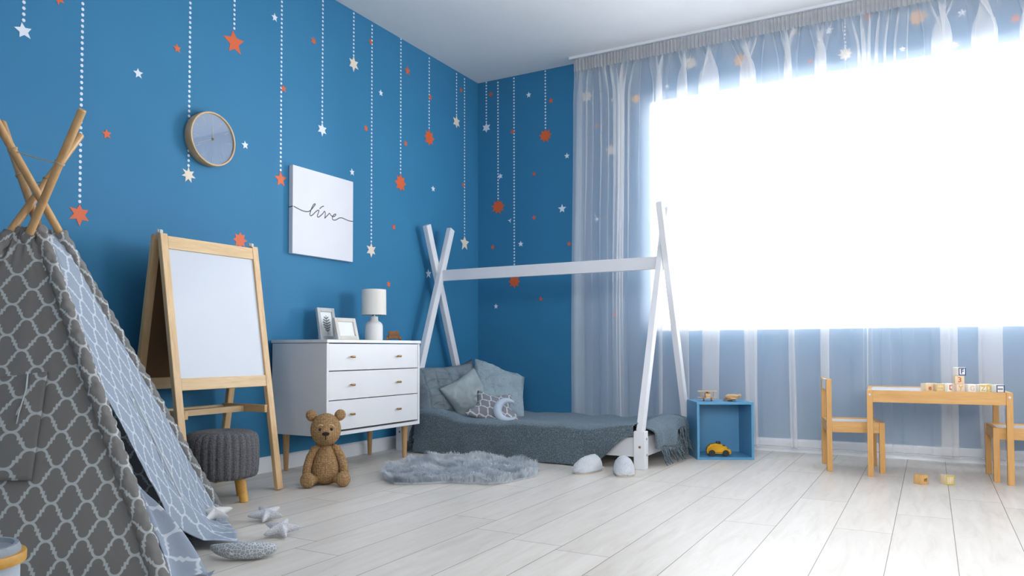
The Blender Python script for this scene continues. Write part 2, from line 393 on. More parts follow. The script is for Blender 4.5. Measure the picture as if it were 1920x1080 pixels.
# ---------------------------------------------------------------- room shell
RX, RY, H = 5.5, -6.6, 2.7
bm = B(); bx(bm, -.15, RX+.15, RY-.15, .15, -.12, 0); struct('floor', bm, 'floor')
bm = B(); bx(bm, -.15, RX+.15, RY-.15, .15, H, H+.12); struct('ceiling', bm, 'white_paint')
bm = B(); bx(bm, -.15, 0, RY-.15, .15, 0, H); struct('wall_left', bm, 'blue')
WX0, WX1, WZ0, WZ1 = 1.381, 4.48, .757, 2.325
bm = B()
bx(bm, 0, WX0, 0, .15, 0, H); bx(bm, WX1, RX, 0, .15, 0, H); bx(bm, WX0, WX1, 0, .15, 0, WZ0); bx(bm, WX0, WX1, 0, .15, WZ1, H)
struct('wall_back', bm, 'blue')
bm = B(); bx(bm, RX, RX+.15, RY-.15, .15, 0, H); struct('wall_right', bm, 'back_paint')
bm = B(); bx(bm, 0, RX, RY-.15, RY, 0, H); struct('wall_front', bm, 'back_paint')
# window set in the back wall: lining, frame and one pane
bm = B()
for a in ((WX0, WX0+.012, WZ0, WZ1), (WX1-.012, WX1, WZ0, WZ1), (WX0+.012, WX1-.012, WZ0, WZ0+.012), (WX0+.012, WX1-.012, WZ1-.012, WZ1)):
    bx(bm, a[0], a[1], -.001, .15, a[2], a[3])
win = struct('window_1', bm, 'white_trim')
bm = B(); x0, x1, z0, z1 = WX0+.012, WX1-.012, WZ0+.012, WZ1-.012; q = .03
for a in ((x0, x0+q, z0, z1), (x1-q, x1, z0, z1), (x0+q, x1-q, z0, z0+q), (x0+q, x1-q, z1-q, z1)): bx(bm, a[0], a[1], .10, .14, a[2], a[3])
obj('window_frame', bm, 'white_trim', win)
bm = B(); bx(bm, x0+q, x1-q, .118, .122, z0+q, z1-q); obj('window_pane', bm, 'glass', win)
def board(name, axis, a, b):
    bm = B(); prof = [(0, 0), (.014, 0), (.014, .062), (.010, .072), (.004, .078), (0, .08)]
    r = []
    for e in (a, b): r.append([((e, -p[0], p[1]) if axis == 'x' else (p[0], e, p[1])) for p in prof])
    rings(bm, r); struct(name, bm, 'white_trim')
board('baseboard_left', 'y', RY, -.014); board('baseboard_back', 'x', 0, RX)
STARS=[
 ('L', -3.33, 1.869, 0.035, 5, 'w', 1, 12, 'white five-pointed star hanging on a dotted line, top left corner of the blue wall'),
 ('L', -3.101, 1.193, 0.046, 6, 'o', 1, 0, 'orange six-pointed star on a long dotted line behind the tent poles'),
 ('L', -2.588, 1.46, 0.038, 7, 'c', 1, 0, 'cream seven-pointed star on a dotted line just below the round clock'),
 ('L', -2.331, 2.183, 0.065, 5, 'o', 1, 8, 'biggest orange five-pointed star, on a short dotted line right of the clock'),
 ('L', -2.016, 1.553, 0.043, 5, 'o', 1, 5, 'orange five-pointed star on a dotted line touching the left edge of the live canvas'),
 ('L', -1.703, 1.902, 0.037, 6, 'w', 1, 0, 'white six-pointed star on a dotted line above the live canvas'),
 ('L', -1.437, 2.373, 0.046, 6, 'c', 1, 0, 'cream six-pointed star on a short dotted line near the ceiling'),
 ('L', -1.266, 1.256, 0.047, 6, 'c', 1, 0, 'cream six-pointed star on a long dotted line right of the live canvas'),
 ('L', -0.972, 1.735, 0.06, 8, 'o', 1, 0, 'orange eight-pointed star on a dotted line between canvas and bed posts'),
 ('L', -0.65, 2.116, 0.06, 8, 'o', 1, 0, 'orange eight-pointed star on a dotted line high above the bed posts'),
 ('L', -0.303, 2.317, 0.048, 6, 'c', 1, 0, 'cream six-pointed star on a short dotted line close to the room corner'),
 ('L', -0.194, 1.431, 0.06, 5, 'c', 1, 0, 'cream five-pointed star on a long dotted line just right of the bed posts'),
 ('B', 0.075, 2.342, 0.039, 6, 'w', 1, 0, 'white six-pointed star on the dotted line nearest the room corner'),
 ('B', 0.179, 1.719, 0.057, 9, 'o', 1, 0, 'orange nine-pointed star on a dotted line above the left half of the bed beam'),
 ('B', 0.319, 1.143, 0.052, 8, 'o', 1, 0, 'orange eight-pointed star just under the bed beam, on the longest dotted line'),
 ('B', 0.584, 2.208, 0.051, 9, 'o', 1, 0, 'orange nine-pointed star on a short dotted line near the curtain edge'),
 ('L', -3.201, 2.052, 0.028, 6, 'o', 0, 0, 'orange star cut by the top of the picture, left of the first long dotted line'),
 ('L', -2.85, 1.858, 0.024, 5, 'w', 0, 6, 'small white star left of and above the round clock'),
 ('L', -2.656, 2.038, 0.023, 5, 'o', 0, 6, 'small orange star above and left of the clock dotted line'),
 ('L', -2.99, 1.553, 0.023, 5, 'o', 0, 8, 'small orange star between the tent poles and the clock'),
 ('L', -2.283, 1.191, 0.043, 8, 'o', 0, 0, 'orange eight-pointed star right above the easel, without a dotted line'),
 ('L', -2.066, 2.414, 0.023, 5, 'w', 0, 4, 'small white star near the top, left of the canvas dotted line'),
 ('L', -1.776, 2.392, 0.022, 6, 'o', 0, 0, 'small orange star high between two dotted lines above the canvas'),
 ('L', -2.0, 2.05, 0.022, 5, 'o', 0, 4, 'small orange star overlapping the dotted line above the canvas left edge'),
 ('L', -1.279, 2.566, 0.02, 5, 'o', 0, 0, 'small orange star touching a dotted line just under the ceiling'),
 ('L', -1.178, 2.272, 0.021, 5, 'w', 0, 5, 'tiny white star right of the long dotted line below the ceiling'),
 ('L', -0.899, 2.505, 0.032, 5, 'o', 0, 5, 'orange five-pointed star right of the dotted line of the eight-pointed star'),
 ('L', -1.321, 2.008, 0.021, 6, 'o', 0, 0, 'small orange star level with the white star above the canvas'),
 ('L', -0.918, 2.01, 0.021, 6, 'o', 0, 0, 'small orange star just above and right of the eight-pointed star'),
 ('L', -0.638, 2.403, 0.022, 6, 'o', 0, 0, 'small orange star on the dotted line high above the bed posts'),
 ('L', -0.245, 2.574, 0.02, 6, 'o', 0, 0, 'small orange star between the two dotted lines next to the corner'),
 ('L', -2.256, 1.681, 0.022, 5, 'w', 0, 8, 'small white star just right of the round clock'),
 ('L', -1.447, 1.708, 0.023, 5, 'w', 0, 8, 'small white star at the upper right corner of the live canvas'),
 ('L', -0.601, 1.765, 0.023, 5, 'w', 0, 5, 'tiny white star above the bed posts, right of the eight-pointed star'),
 ('L', -1.043, 1.433, 0.021, 6, 'o', 0, 0, 'small orange star right of the cream star beside the canvas'),
 ('L', -1.094, 1.056, 0.021, 6, 'o', 0, 0, 'small orange star just right of the table lamp shade'),
 ('L', -0.657, 1.162, 0.033, 5, 'w', 0, 6, 'white five-pointed star touching the left bed posts'),
 ('L', -0.212, 1.866, 0.019, 6, 'o', 0, 0, 'tiny orange star touching the long dotted line by the corner'),
 ('B', 0.116, 2.595, 0.021, 6, 'o', 0, 0, 'small orange star beside the dotted line nearest the corner, under the ceiling'),
 ('B', 0.445, 2.535, 0.022, 5, 'w', 0, 0, 'small white star under the ceiling on the dark blue window wall'),
 ('B', 0.629, 2.461, 0.022, 5, 'o', 0, 8, 'small orange star right of the short dotted line near the curtain'),
 ('B', 0.306, 2.278, 0.02, 7, 'o', 0, 0, 'small orange star on the longest dotted line of the window wall'),
 ('B', 0.2, 1.952, 0.023, 5, 'w', 0, 8, 'small white star touching the dotted line above the orange nine-pointed star'),
 ('B', 0.757, 2.036, 0.022, 5, 'w', 0, 0, 'small white star beside the curtain edge, right of the orange nine-pointed star'),
 ('B', 0.488, 1.936, 0.019, 5, 'o', 0, 0, 'small orange star in the middle of the dark blue window wall'),
 ('B', 0.716, 1.655, 0.032, 5, 'w', 0, 0, 'larger white star beside the curtain edge above the bed beam'),
 ('B', 0.281, 1.606, 0.02, 3, 'w', 0, 50, 'small white star fragment left of the longest dotted line'),
 ('B', 0.487, 1.61, 0.019, 5, 'o', 0, 10, 'small orange star left of the larger white star near the curtain'),
 ('B', 0.374, 1.422, 0.022, 5, 'w', 0, 0, 'small white star just above the bed beam, right of the longest dotted line'),
 ('B', 0.131, 1.415, 0.019, 6, 'o', 0, 0, 'tiny orange star above the left end of the bed beam'),
 ('B', 0.77, 1.396, 0.019, 5, 'o', 0, 0, 'small orange star half covered by the curtain edge above the beam'),
 ('B', 0.54, 1.005, 0.019, 5, 'o', 0, 0, 'small orange star below the bed beam right of the eight-pointed star'),
 ('B', 0.159, 0.962, 0.021, 5, 'w', 0, 0, 'small white star lowest on the wall under the bed beam'),
 ('B', 0.914, 2.445, 0.047, 8, 'c', 0, 0, 'blurred cream star behind the curtain near its upper left edge'),
 ('B', 1.113, 2.389, 0.019, 5, 'w', 0, 0, 'tiny white star behind the curtain between two cream stars'),
 ('B', 1.186, 2.561, 0.022, 6, 'o', 0, 0, 'small orange star behind the curtain just below the heading tape at left'),
 ('B', 1.282, 2.368, 0.037, 8, 'p', 0, 0, 'pale orange star behind the curtain left of the window top corner'),
 ('B', 0.991, 2.221, 0.023, 5, 'p', 0, 0, 'small pale orange star behind the curtain above the large cream star'),
 ('B', 1.099, 2.031, 0.052, 5, 'c', 0, 0, 'large cream five-pointed star behind the left curtain'),
 ('B', 0.987, 1.555, 0.022, 5, 'w', 0, 0, 'small white star behind the curtain above the bed beam'),
 ('B', 1.115, 0.876, 0.023, 5, 'o', 0, 0, 'small orange star behind the curtain below the bed beam'),
 ('B', 1.506, 2.415, 0.018, 5, 'w', 0, 0, 'tiny white star behind the curtain just above the window top corner'),
 ('B', 1.665, 2.546, 0.047, 9, 'c', 0, 0, 'cream nine-pointed star behind the curtain above the window left end'),
 ('B', 1.995, 2.504, 0.052, 8, 'p', 0, 0, 'large pale orange star behind the curtain above the window, right of the cream nine-pointed star'),
 ('B', 2.317, 2.618, 0.031, 6, 'c', 0, 0, 'cream star behind the curtain heading, right of the large pale orange star'),
 ('B', 2.414, 2.414, 0.02, 5, 'o', 0, 0, 'small orange star behind the curtain low above the window'),
 ('B', 2.524, 2.584, 0.026, 5, 'w', 0, 0, 'white star behind the curtain left of the hanging cream star'),
 ('B', 2.614, 2.421, 0.042, 8, 'c', 1, 0, 'cream eight-pointed star on a dotted line behind the curtain above the window'),
 ('B', 2.737, 2.62, 0.026, 5, 'o', 0, 0, 'small orange star behind the curtain right of the dotted line above the window'),
 ('B', 2.921, 2.39, 0.019, 5, 'w', 0, 0, 'small white star behind the curtain just above the window, below the biggest orange one'),
 ('B', 3.003, 2.561, 0.053, 8, 'p', 0, 0, 'biggest pale orange star behind the curtain above the window'),
 ('B', 3.181, 2.359, 0.027, 7, 'c', 0, 0, 'faint cream star behind the curtain above the right part of the window'),
 ('B', 3.223, 2.537, 0.024, 5, 'w', 0, 0, 'white star behind the curtain top at the right'),
 ('B', 3.474, 2.449, 0.027, 6, 'o', 0, 0, 'orange star behind the curtain at the right edge of the picture'),
]

# ---------------------------------------------------------------- star stickers on the two blue walls
def sticker(row):
    wl, a, z, r, n, c, string, rot, label = row
    if wl == 'L': P = lambda x, y, t: (t, a+x, z+y)
    else: P = lambda x, y, t: (a+x, -t, z+y)
    inner = {3: .3, 5: .46, 6: .52, 7: .48, 8: .62, 9: .66}[n]
    if n == 3: pts = star_pts(3, r, .25, rot)
    else: pts = star_pts(n, r, inner, 90+rot)
    rr = random.Random(label); pts = [(x*(1+rr.uniform(-.09, .09)), y*(1+rr.uniform(-.09, .09))) for x, y in pts]
    mt = {'w': 'star_w', 'o': 'star_o', 'p': 'star_p', 'c': 'star_c'}[c]
    bm = B(); prism(bm, pts, 0, .0015, P)
    if not string:
        o = obj('star_sticker', bm, mt); tag(o, label, 'star sticker', 'star stickers on the blue walls'); return
    t = thing('hanging_star_sticker', label, 'star sticker', (0, 0, 0), 0, 'star stickers on dotted lines')
    obj('star', bm, mt, t)
    bm = B(); zz = z + r*1.02 + .006; rad = .0066
    while zz < H-.004:
        prism(bm, [(rad*math.cos(k*PI/4), (zz-z)+rad*1.05*math.sin(k*PI/4)) for k in range(8)], 0, .0012, P); zz += .0235
    obj('dotted_line', bm, 'star_w', t)
for row in STARS: sticker(row)

# ---------------------------------------------------------------- sheer curtain and its rail
CX0, CX1 = .865, 4.75
def ctop(x): return 2.672
def curtain_pt(u, v):
    x = CX0 + (CX1-CX0)*u; z = 2.672 - (2.672-.035)*v; d = 2.672-z
    k = sstep(.02, .30, d); low = sstep(.3, 2.2, d)
    ph = 2*PI*(x/.235) + 1.9*math.sin(x*3.1+.6) + 1.2*math.sin(x*7.7) + .25*nz(x*2, z*.6, 3)*low*3
    ph2 = 2*PI*(x/.092) + 1.4*math.sin(x*5.3+1) + .6*nz(x*3, z*1.1, 8)
    A1 = .030*k*(.75+.35*math.sin(x*2.2)); A2 = .014*sstep(.03, .18, d)*(1-.45*low); A3 = .0075*(1-sstep(.05, .30, d))
    y = A1*math.sin(ph) + A2*math.sin(ph2) + A3*math.sin(2*PI*x/.0235+.8*math.sin(x*31))
    dx = -(.066+.030*math.sin(x*4.1)+.016*math.sin(x*9.7+2))*k*math.sin(ph+.6) - .017*math.sin(2*ph2)*sstep(.01, .14, d)*(1-.6*low)
    edge = sstep(0, .04, u)
    return (x + dx*edge - .022*sstep(0, 2.2, d)*(1-sstep(0, .25, u)), -.105 + y, z)
cur = thing('sheer_curtain', 'long white sheer voile curtain gathered in folds in front of the wide window', 'curtain', (0, 0, 0))
sheet('curtain_cloth', curtain_pt, 1900, 44, 'sheer', cur)
def tape_pt(u, v):
    x = CX0 + (CX1-CX0)*u; z = 2.680 - .085*v
    y = .0075*math.sin(2*PI*x/.0235+.8*math.sin(x*31)) + .003*math.sin(x*47)
    return (x + .002*math.sin(x*60)*v, -.112 + y, z)
sheet('heading_tape', tape_pt, 1900, 6, 'sheer_tape', cur)
bm = B()
R_ = [[curtain_pt(i/900, 1-.003) for i in range(901)]]
tube(bm, [Vector(p)+Vector((0, -.0005, 0)) for p in R_[0]], .0016, 5); obj('hem', bm, 'sheer_tape', cur, True)
bm = B(); bx(bm, .835, 4.85, -.13, -.085, 2.683, 2.7); tag(obj('curtain_rail', bm, 'white_trim'), 'slim white curtain rail on the ceiling above the sheer curtain', 'curtain rail')

# ---------------------------------------------------------------- wall clock
t = thing('wall_clock', 'round wall clock with pale blue face and light wooden rim on the blue wall', 'clock', (0, -2.484, 1.65))
def onwall(r, zz, seg=64): return [(zz, r*math.cos(2*PI*k/seg), r*math.sin(2*PI*k/seg)) for k in range(seg)]
bm = B(); rings(bm, [onwall(.128, .001), onwall(.130, .02), onwall(.130, .044), onwall(.128, .047), onwall(.1215, .047), onwall(.1205, .0455), onwall(.1205, .001)], True, True)
obj('rim', bm, 'clock_rim', t, 'auto')
bm = B(); rings(bm, [onwall(.1205, .026), onwall(.1205, .036)]); obj('clock_face', bm, 'clock_face', t)
for k in range(12):
    a = k*PI/6; bm = B(); d = Vector((0, math.sin(a), math.cos(a)))
    bar(bm, Vector((.0366, 0, 0))+d*.080, Vector((.0366, 0, 0))+d*.108, .0032, .0012, (1, 0, 0)); obj('hour_mark', bm, 'star_w', t)
for nm, a, L, w_ in (('minute_hand', math.radians(-114), .092, .003), ('hour_hand', math.radians(-2), .062, .004)):
    bm = B(); d = Vector((0, math.sin(a), math.cos(a))); bar(bm, Vector((.0385, 0, 0))-d*.012, Vector((.0385, 0, 0))+d*L, w_, .0012, (1, 0, 0)); obj(nm, bm, 'print', t)
bm = B(); cyl(bm, (.036, 0, 0), (.0415, 0, 0), .006); obj('centre_pin', bm, 'brass', t, 'auto')
bm = B(); rings(bm, [onwall(.1205, .0435), onwall(.1205, .0445)]); obj('glass_cover', bm, 'glass', t)

# ---------------------------------------------------------------- canvas with the word live
t = thing('wall_canvas', 'square white canvas with the handwritten word live on the blue wall', 'picture', (0, 0, 0))
bm = B(); box(bm, (.0165, -1.714, 1.4), (.030, .486, .482), None, .002); obj('canvas', bm, 'canvas', t)
S1 = [(-1.951, 1.415), (-1.922, 1.408), (-1.892, 1.402), (-1.862, 1.4), (-1.836, 1.405), (-1.816, 1.42), (-1.798, 1.439), (-1.787, 1.453), (-1.794, 1.454), (-1.806, 1.442), (-1.819, 1.419), (-1.826, 1.4), (-1.829, 1.388), (-1.821, 1.383), (-1.805, 1.392), (-1.785, 1.41), (-1.767, 1.422), (-1.758, 1.422), (-1.764, 1.406), (-1.771, 1.389), (-1.763, 1.384), (-1.748, 1.393), (-1.726, 1.411), (-1.714, 1.425), (-1.707, 1.415), (-1.709, 1.395), (-1.711, 1.386), (-1.699, 1.397), (-1.683, 1.411), (-1.672, 1.42), (-1.661, 1.41), (-1.645, 1.405), (-1.628, 1.411), (-1.62, 1.422), (-1.63, 1.421), (-1.645, 1.409), (-1.65, 1.394), (-1.639, 1.386), (-1.617, 1.391), (-1.594, 1.404), (-1.566, 1.409), (-1.532, 1.404), (-1.502, 1.401), (-1.4715, 1.403)]
def ribbon(bm, pts, w_, x, th=.0006):
    cr = []
    n = len(pts)
    for i in range(n-1):                                     # Catmull-Rom
        p0, p1, p2, p3 = pts[max(i-1, 0)], pts[i], pts[i+1], pts[min(i+2, n-1)]
        for s in range(6):
            q = s/6; cr.append(tuple(.5*((2*p1[k])+(-p0[k]+p2[k])*q+(2*p0[k]-5*p1[k]+4*p2[k]-p3[k])*q*q+(-p0[k]+3*p1[k]-3*p2[k]+p3[k])*q**3) for k in (0, 1)))
    cr.append(pts[-1])
    rs = []
    for i, p in enumerate(cr):
        a, b = cr[max(i-1, 0)], cr[min(i+1, len(cr)-1)]; d = Vector((b[0]-a[0], b[1]-a[1])).normalized() if a != b else Vector((1, 0)); nn = Vector((-d.y, d.x))*w_/2
        rs.append([(x, p[0]+nn.x, p[1]+nn.y), (x+th, p[0]+nn.x, p[1]+nn.y), (x+th, p[0]-nn.x, p[1]-nn.y), (x, p[0]-nn.x, p[1]-nn.y)])
    rings(bm, rs)
bm = B(); ribbon(bm, S1, .0055, .0314); ribbon(bm, [(-1.753, 1.432), (-1.737, 1.446), (-1.719, 1.454)], .0055, .0314)
bar(bm, (.002, -1.9573, 1.412), (.0316, -1.9573, 1.4145), .0055, .0008, (0, 1, 0))
obj('handwritten_word', bm, 'dark_line', t)

# ---------------------------------------------------------------- dresser
t = thing('dresser', 'white three-drawer dresser on tapered wooden legs against the blue wall', 'dresser', (0, 0, 0))
Y0, Y1, X0, X1, Z0, Z1 = -2.085, -1.305, .022, .402, .2, .688
bm = B(); bx(bm, X0, X1, Y0, Y0+.016, Z0, Z1-.018, .001); bx(bm, X0, X1, Y1-.016, Y1, Z0, Z1-.018, .001); bx(bm, X0, X1-.001, Y0+.016, Y1-.016, Z0, Z0+.018); bx(bm, X0, X0+.008, Y0+.016, Y1-.016, Z0+.018, Z1-.018)
obj('carcass', bm, 'white_lac', t)
bm = B(); bx(bm, X0-.004, X1+.006, Y0-.004, Y1+.004, Z1-.016, Z1, .0015); obj('top_board', bm, 'white_lac', t)
zs = [.224, .378, .527, .668]
for k in range(3):
    bm = B(); bx(bm, X1-.020, X1-.002, Y0+.0185, Y1-.0185, zs[k]+.0035, zs[k+1]-.001, .001)
    d = obj('drawer', bm, 'white_lac', t)
    for yk in (-1.905, -1.517):
        zk = (zs[k]+zs[k+1])/2+.002; bm = B(); cyl(bm, (X1-.002, yk, zk), (X1+.014, yk, zk), .004, seg=12)
        box(bm, (X1+.018, yk, zk), (.010, .028, .012), None, .004, 3); obj('handle', bm, 'brass', d, 'auto')
for lx, ly in ((.06, -2.02), (.06, -1.345), (.345, -2.0), (.315, -1.335)):
    bm = B(); lathe(bm, [(.0105, 0), (.0115, .004), (.019, .196), (.019, .2005)], 20, off=(lx, ly, 0)); obj('leg', bm, 'leg_wood', t, 'auto')

# things on the dresser
t = thing('table_lamp', 'small white table lamp with drum shade and bottle-shaped base on the dresser', 'lamp', (.2, -1.479, .6885))
bm = B(); lathe(bm, [(.047, 0), (.051, .003), (.052, .02), (.0515, .085), (.048, .097), (.040, .107), (.028, .114), (.0245, .120), (.0235, .138), (.022, .141)], 40); obj('lamp_base', bm, 'lamp_cer', t, 'auto')
bm = B(); cyl(bm, (0, 0, .1405), (0, 0, .165), .009, seg=16); obj('socket', bm, 'steel', t, 'auto')
bm = B(); lathe(bm, [(.0715, .150), (.070, .298), (.0685, .298), (.0700, .150)], 48, False)
n0 = len(bm.verts); bm.verts.ensure_lookup_table()
for k in range(48): bm.faces.new((bm.verts[k], bm.verts[(k+1) % 48], bm.verts[144+(k+1) % 48], bm.verts[144+k]))
obj('lamp_shade', bm, 'shade', t, 'auto')
bm = B(); cyl(bm, (0, 0, .292), (0, 0, .2935), .0675, seg=40); obj('diffuser', bm, 'shade', t, 'auto')
def photo_frame(name, label, loc, rz, lean, w_, h_, bw, fm, leaf):
    t = thing(name, label, 'photo frame', loc, rz)
    R3 = rotmat((0, -lean, 0))
    def put(bm): bmesh.ops.transform(bm, matrix=R3, verts=bm.verts)
    bm = B(); d = .016
    for a in ((0, -w_/2, -w_/2+bw, 0, h_), (0, w_/2-bw, w_/2, 0, h_), (0, -w_/2+bw, w_/2-bw, 0, bw), (0, -w_/2+bw, w_/2-bw, h_-bw, h_)): bx(bm, -d, 0, a[1], a[2], a[3], a[4], .0015)
    put(bm); obj('frame_border', bm, fm, t)
    bm = B(); bx(bm, -.011, -.007, -w_/2+bw-.002, w_/2-bw+.002, bw-.002, h_-bw+.002); put(bm); obj('print', bm, 'print', t)
    bm = B(); bar(bm, (-d-.001, 0, h_*.8), (-d-h_*.32, 0, h_*.02+.012), .03, .003, (1, 0, 0)); put(bm); obj('easel_strut', bm, fm, t)
    if leaf:
        bm = B(); cx, cz = .0, h_*.5
        for s in (-1, 1):
            for k in range(6):
                z0 = cz-.045+k*.014; L = .024*math.sin(PI*(k+1.2)/7.5)+.006
                prism(bm, [(0, z0), (s*L, z0+.012), (s*L*.9, z0+.019), (0, z0+.009)], 0, .0006, lambda x, y, q: (-.0068+q, cx+x, y))
        prism(bm, [(-.0012, cz-.06), (.0012, cz-.06), (.0012, cz+.05), (-.0012, cz+.05)], 0, .0009, lambda x, y, q: (-.0068+q, cx+x, y))
        put(bm); obj('leaf_drawing', bm, 'leafink', t)
photo_frame('photo_frame', 'upright silvery photo frame with a leaf print, behind the cream frame on the dresser', (.125, -1.765, .6905), 0, math.radians(10), .135, .182, .022, 'silver_frame', True)
photo_frame('photo_frame', 'cream landscape photo frame standing in front of the silvery one on the dresser', (.225, -1.72, .6925), math.radians(-2), math.radians(15), .165, .125, .022, 'cream_frame', False)
t = thing('wooden_toy_car', 'small brown wooden toy car on the right end of the dresser top', 'toy car', (.245, -1.352, .688), math.radians(-50))
bm = B()
prism(bm, [(-.043, .012), (.043, .012), (.045, .032), (.028, .035), (.018, .058), (-.020, .058), (-.034, .035), (-.045, .032)], -.030, .030, lambda x, y, q: (x, q, y))
bmesh.ops.bevel(bm, geom=list(bm.edges), offset=.002, segments=2, affect='EDGES'); obj('body', bm, 'dark_toy_wood', t, 'auto')
for wx in (-.027, .027):
    for s in (-1, 1):
        bm = B(); cyl(bm, (wx, s*.031, .0145), (wx, s*.043, .0145), .0145, seg=24); obj('wheel', bm, 'dark_toy_wood', t, 'auto')

# ---------------------------------------------------------------- double-sided easel
t = thing('easel', 'double-sided childrens easel of pale pine with white drawing board', 'easel', (0, 0, 0))
EY0, EY1 = -2.905, -2.425; AX, AZ = .237, 1.12
def fr(z): return .256 + (.435-.256)*(1-z/AZ)
def re(z): return .218 - (.218-.036)*(1-z/AZ)
fn = Vector((AZ, 0, .179)).normalized(); rn = Vector((-AZ, 0, .182)).normalized()
for y in (EY0, EY1):
    bm = B(); bar(bm, (fr(.0), y, .002), (fr(AZ), y, AZ), .034, .022, fn, .0015); obj('leg', bm, 'pine_v', t)
    bm = B(); bar(bm, (re(.0), y, .002), (re(AZ), y, AZ), .034, .022, rn, .0015); obj('leg', bm, 'pine_v', t)
    bm = B(); box(bm, (AX, y, AZ+.004), (.026, .014, .03), None, .003); cyl(bm, (AX, y-.012, AZ+.012), (AX, y+.012, AZ+.012), .008, seg=12); obj('hinge', bm, 'tie', t, 'auto')
for z0, z1 in ((1.058, 1.112), (.470, .520)):
    zc = (z0+z1)/2
    bm = B(); bar(bm, (fr(zc), EY0+.017, zc), (fr(zc), EY1-.017, zc), z1-z0, .02, fn, .001); obj('front_rail', bm, 'pine_y', t)
    bm = B(); bar(bm, (re(zc), EY0+.017, zc), (re(zc), EY1-.017, zc), z1-z0, .02, rn, .001); obj('rear_rail', bm, 'pine_y', t)
bm = B(); bar(bm, (fr(.52), (EY0+EY1)/2, .52), (fr(1.058), (EY0+EY1)/2, 1.058), .446, .006, fn); obj('whiteboard', bm, 'whiteboard', t)
bm = B(); bar(bm, (re(.52), (EY0+EY1)/2, .52), (re(1.058), (EY0+EY1)/2, 1.058), .446, .006, rn); obj('rear_board', bm, 'hardboard', t)
for y in (EY0+.030, EY1-.030):
    bm = B(); bx(bm, re(.37)+.0, fr(.37)+.005, y-.008, y+.008, .352, .386, .001); obj('side_stay', bm, 'pine_x', t)
bm = B(); bx(bm, .205, .245, EY0+.038, EY1-.038, .352, .378, .001); obj('cross_rail', bm, 'pine_y', t)
bm = B(); bx(bm, .075, .105, EY0+.038, EY1-.038, .356, .378, .001); obj('cross_rail', bm, 'pine_y', t)
bm = B(); bx(bm, .11, .30, EY0+.040, EY0+.070, .316, .350, .001); obj('peg_block', bm, 'pine_x', t)

# ---------------------------------------------------------------- knitted stool
t = thing('knitted_stool', 'round charcoal knitted pouf stool on three wooden legs under the easel', 'stool', (.40, -2.715, 0), 0)
def ribmod(a, r, z): return 1 + (.055 if r > .02 else .0)*min(1, r/.12)*(abs(math.sin(a*15))**.6-.6)
prof = [(.02, .098), (.12, .098), (.140, .103), (.1465, .118), (.1495, .150), (.1505, .19), (.1495, .235), (.146, .262), (.138, .280), (.118, .291), (.09, .295), (.05, .296), (.02, .293), (.006, .288)]
bm = B(); lathe(bm, prof, 240, True, ribmod); obj('knitted_cushion', bm, 'rib_knit', t, True)
for a in (10, 97, 215):
    c, s = math.cos(math.radians(a)), math.sin(math.radians(a)); bm = B()
    cyl(bm, (c*.118, s*.118, 0), (c*.095, s*.095, .12), .0175, .0195, 24); obj('leg', bm, 'bin_wood', t, 'auto')

# ---------------------------------------------------------------- crochet bear
t = thing('teddy_bear', 'tan crochet teddy bear sitting on the floor against the dresser', 'teddy bear', (.515, -2.21, 0), math.radians(-47))
# local x looks towards the viewer's side of the room
def blob(name, prof, a, b, parent=t, seg=28, m='crochet'):
    a, b = Vector(a), Vector(b); d = b-a; Mx = Matrix.Translation(a) @ frame_of(d); bm = B(); L = d.length
    rs = []
    for r, q in prof: rs.append([Mx @ Vector((r*math.cos(2*PI*k/seg), r*math.sin(2*PI*k/seg), q*L)) for k in range(seg)])
    rings(bm, rs); return obj(name, bm, m, parent, True)
bm = B(); lathe(bm, [(.012, .002), (.040, .006), (.058, .022), (.067, .050), (.067, .075), (.060, .105), (.049, .135), (.038, .160), (.028, .18), (.020, .190)], 40); obj('body', bm, 'crochet', t, True)
hd = None; bm = B()
ball(bm, (.012, 0, .258), (.066, .071, .078), None, 36, 24)
for v in bm.verts:
    p = v.co
    if p.x > .03:                                            # muzzle pushed forward, chin drawn down
        g = math.exp(-((p.y/.034)**2+((p.z-.236)/.036)**2)); v.co.x += .022*g
hd = obj('head', bm, 'crochet', t, True)
for s in (-1, 1):
    bm = B(); ball(bm, (-.004, s*.066, .324), (.019, .026, .028), (s*-.6, 0, 0)); obj('ear', bm, 'crochet', hd, True)
    bm = B(); ball(bm, (.0795, s*.026, .266), (.006, .0075, .0075), None, 14, 10); obj('eye', bm, 'black', hd, True)
    bm = B(); tube(bm, [(.077, s*.012, .283), (.0755, s*.022, .287), (.072, s*.031, .283), (.067, s*.038, .276)], .0032, 8); obj('eyebrow', bm, 'crochet_pale', hd, True)
bm = B(); ball(bm, (.100, 0, .247), (.006, .0175, .009), None, 18, 12); obj('nose', bm, 'nose', hd, True)
bm = B(); tube(bm, [(.1015, 0, .243), (.1005, 0, .233), (.0955, 0, .220)], .0022, 8); obj('mouth', bm, 'nose', hd, True)
for s in (-1, 1):
    bm = B(); tube(bm, [(0, s*.026, .182), (.004, s*.050, .166), (.010, s*.070, .128), (.020, s*.083, .085), (.034, s*.086, .056), (.042, s*.084, .044)], [.014, .0195, .0205, .0205, .020, .012], 18); obj('arm', bm, 'crochet', t, True)
    bm = B(); tube(bm, [(.018, s*.034, .032), (.050, s*.056, .028), (.080, s*.072, .026)], [.020, .021, .020], 18); lg = obj('leg', bm, 'crochet', t, True)
    bm = B(); ball(bm, (.098, s*.080, .0365), (.026, .035, .036), (0, -.12, s*.42), 28, 18); obj('foot', bm, 'crochet', lg, True)

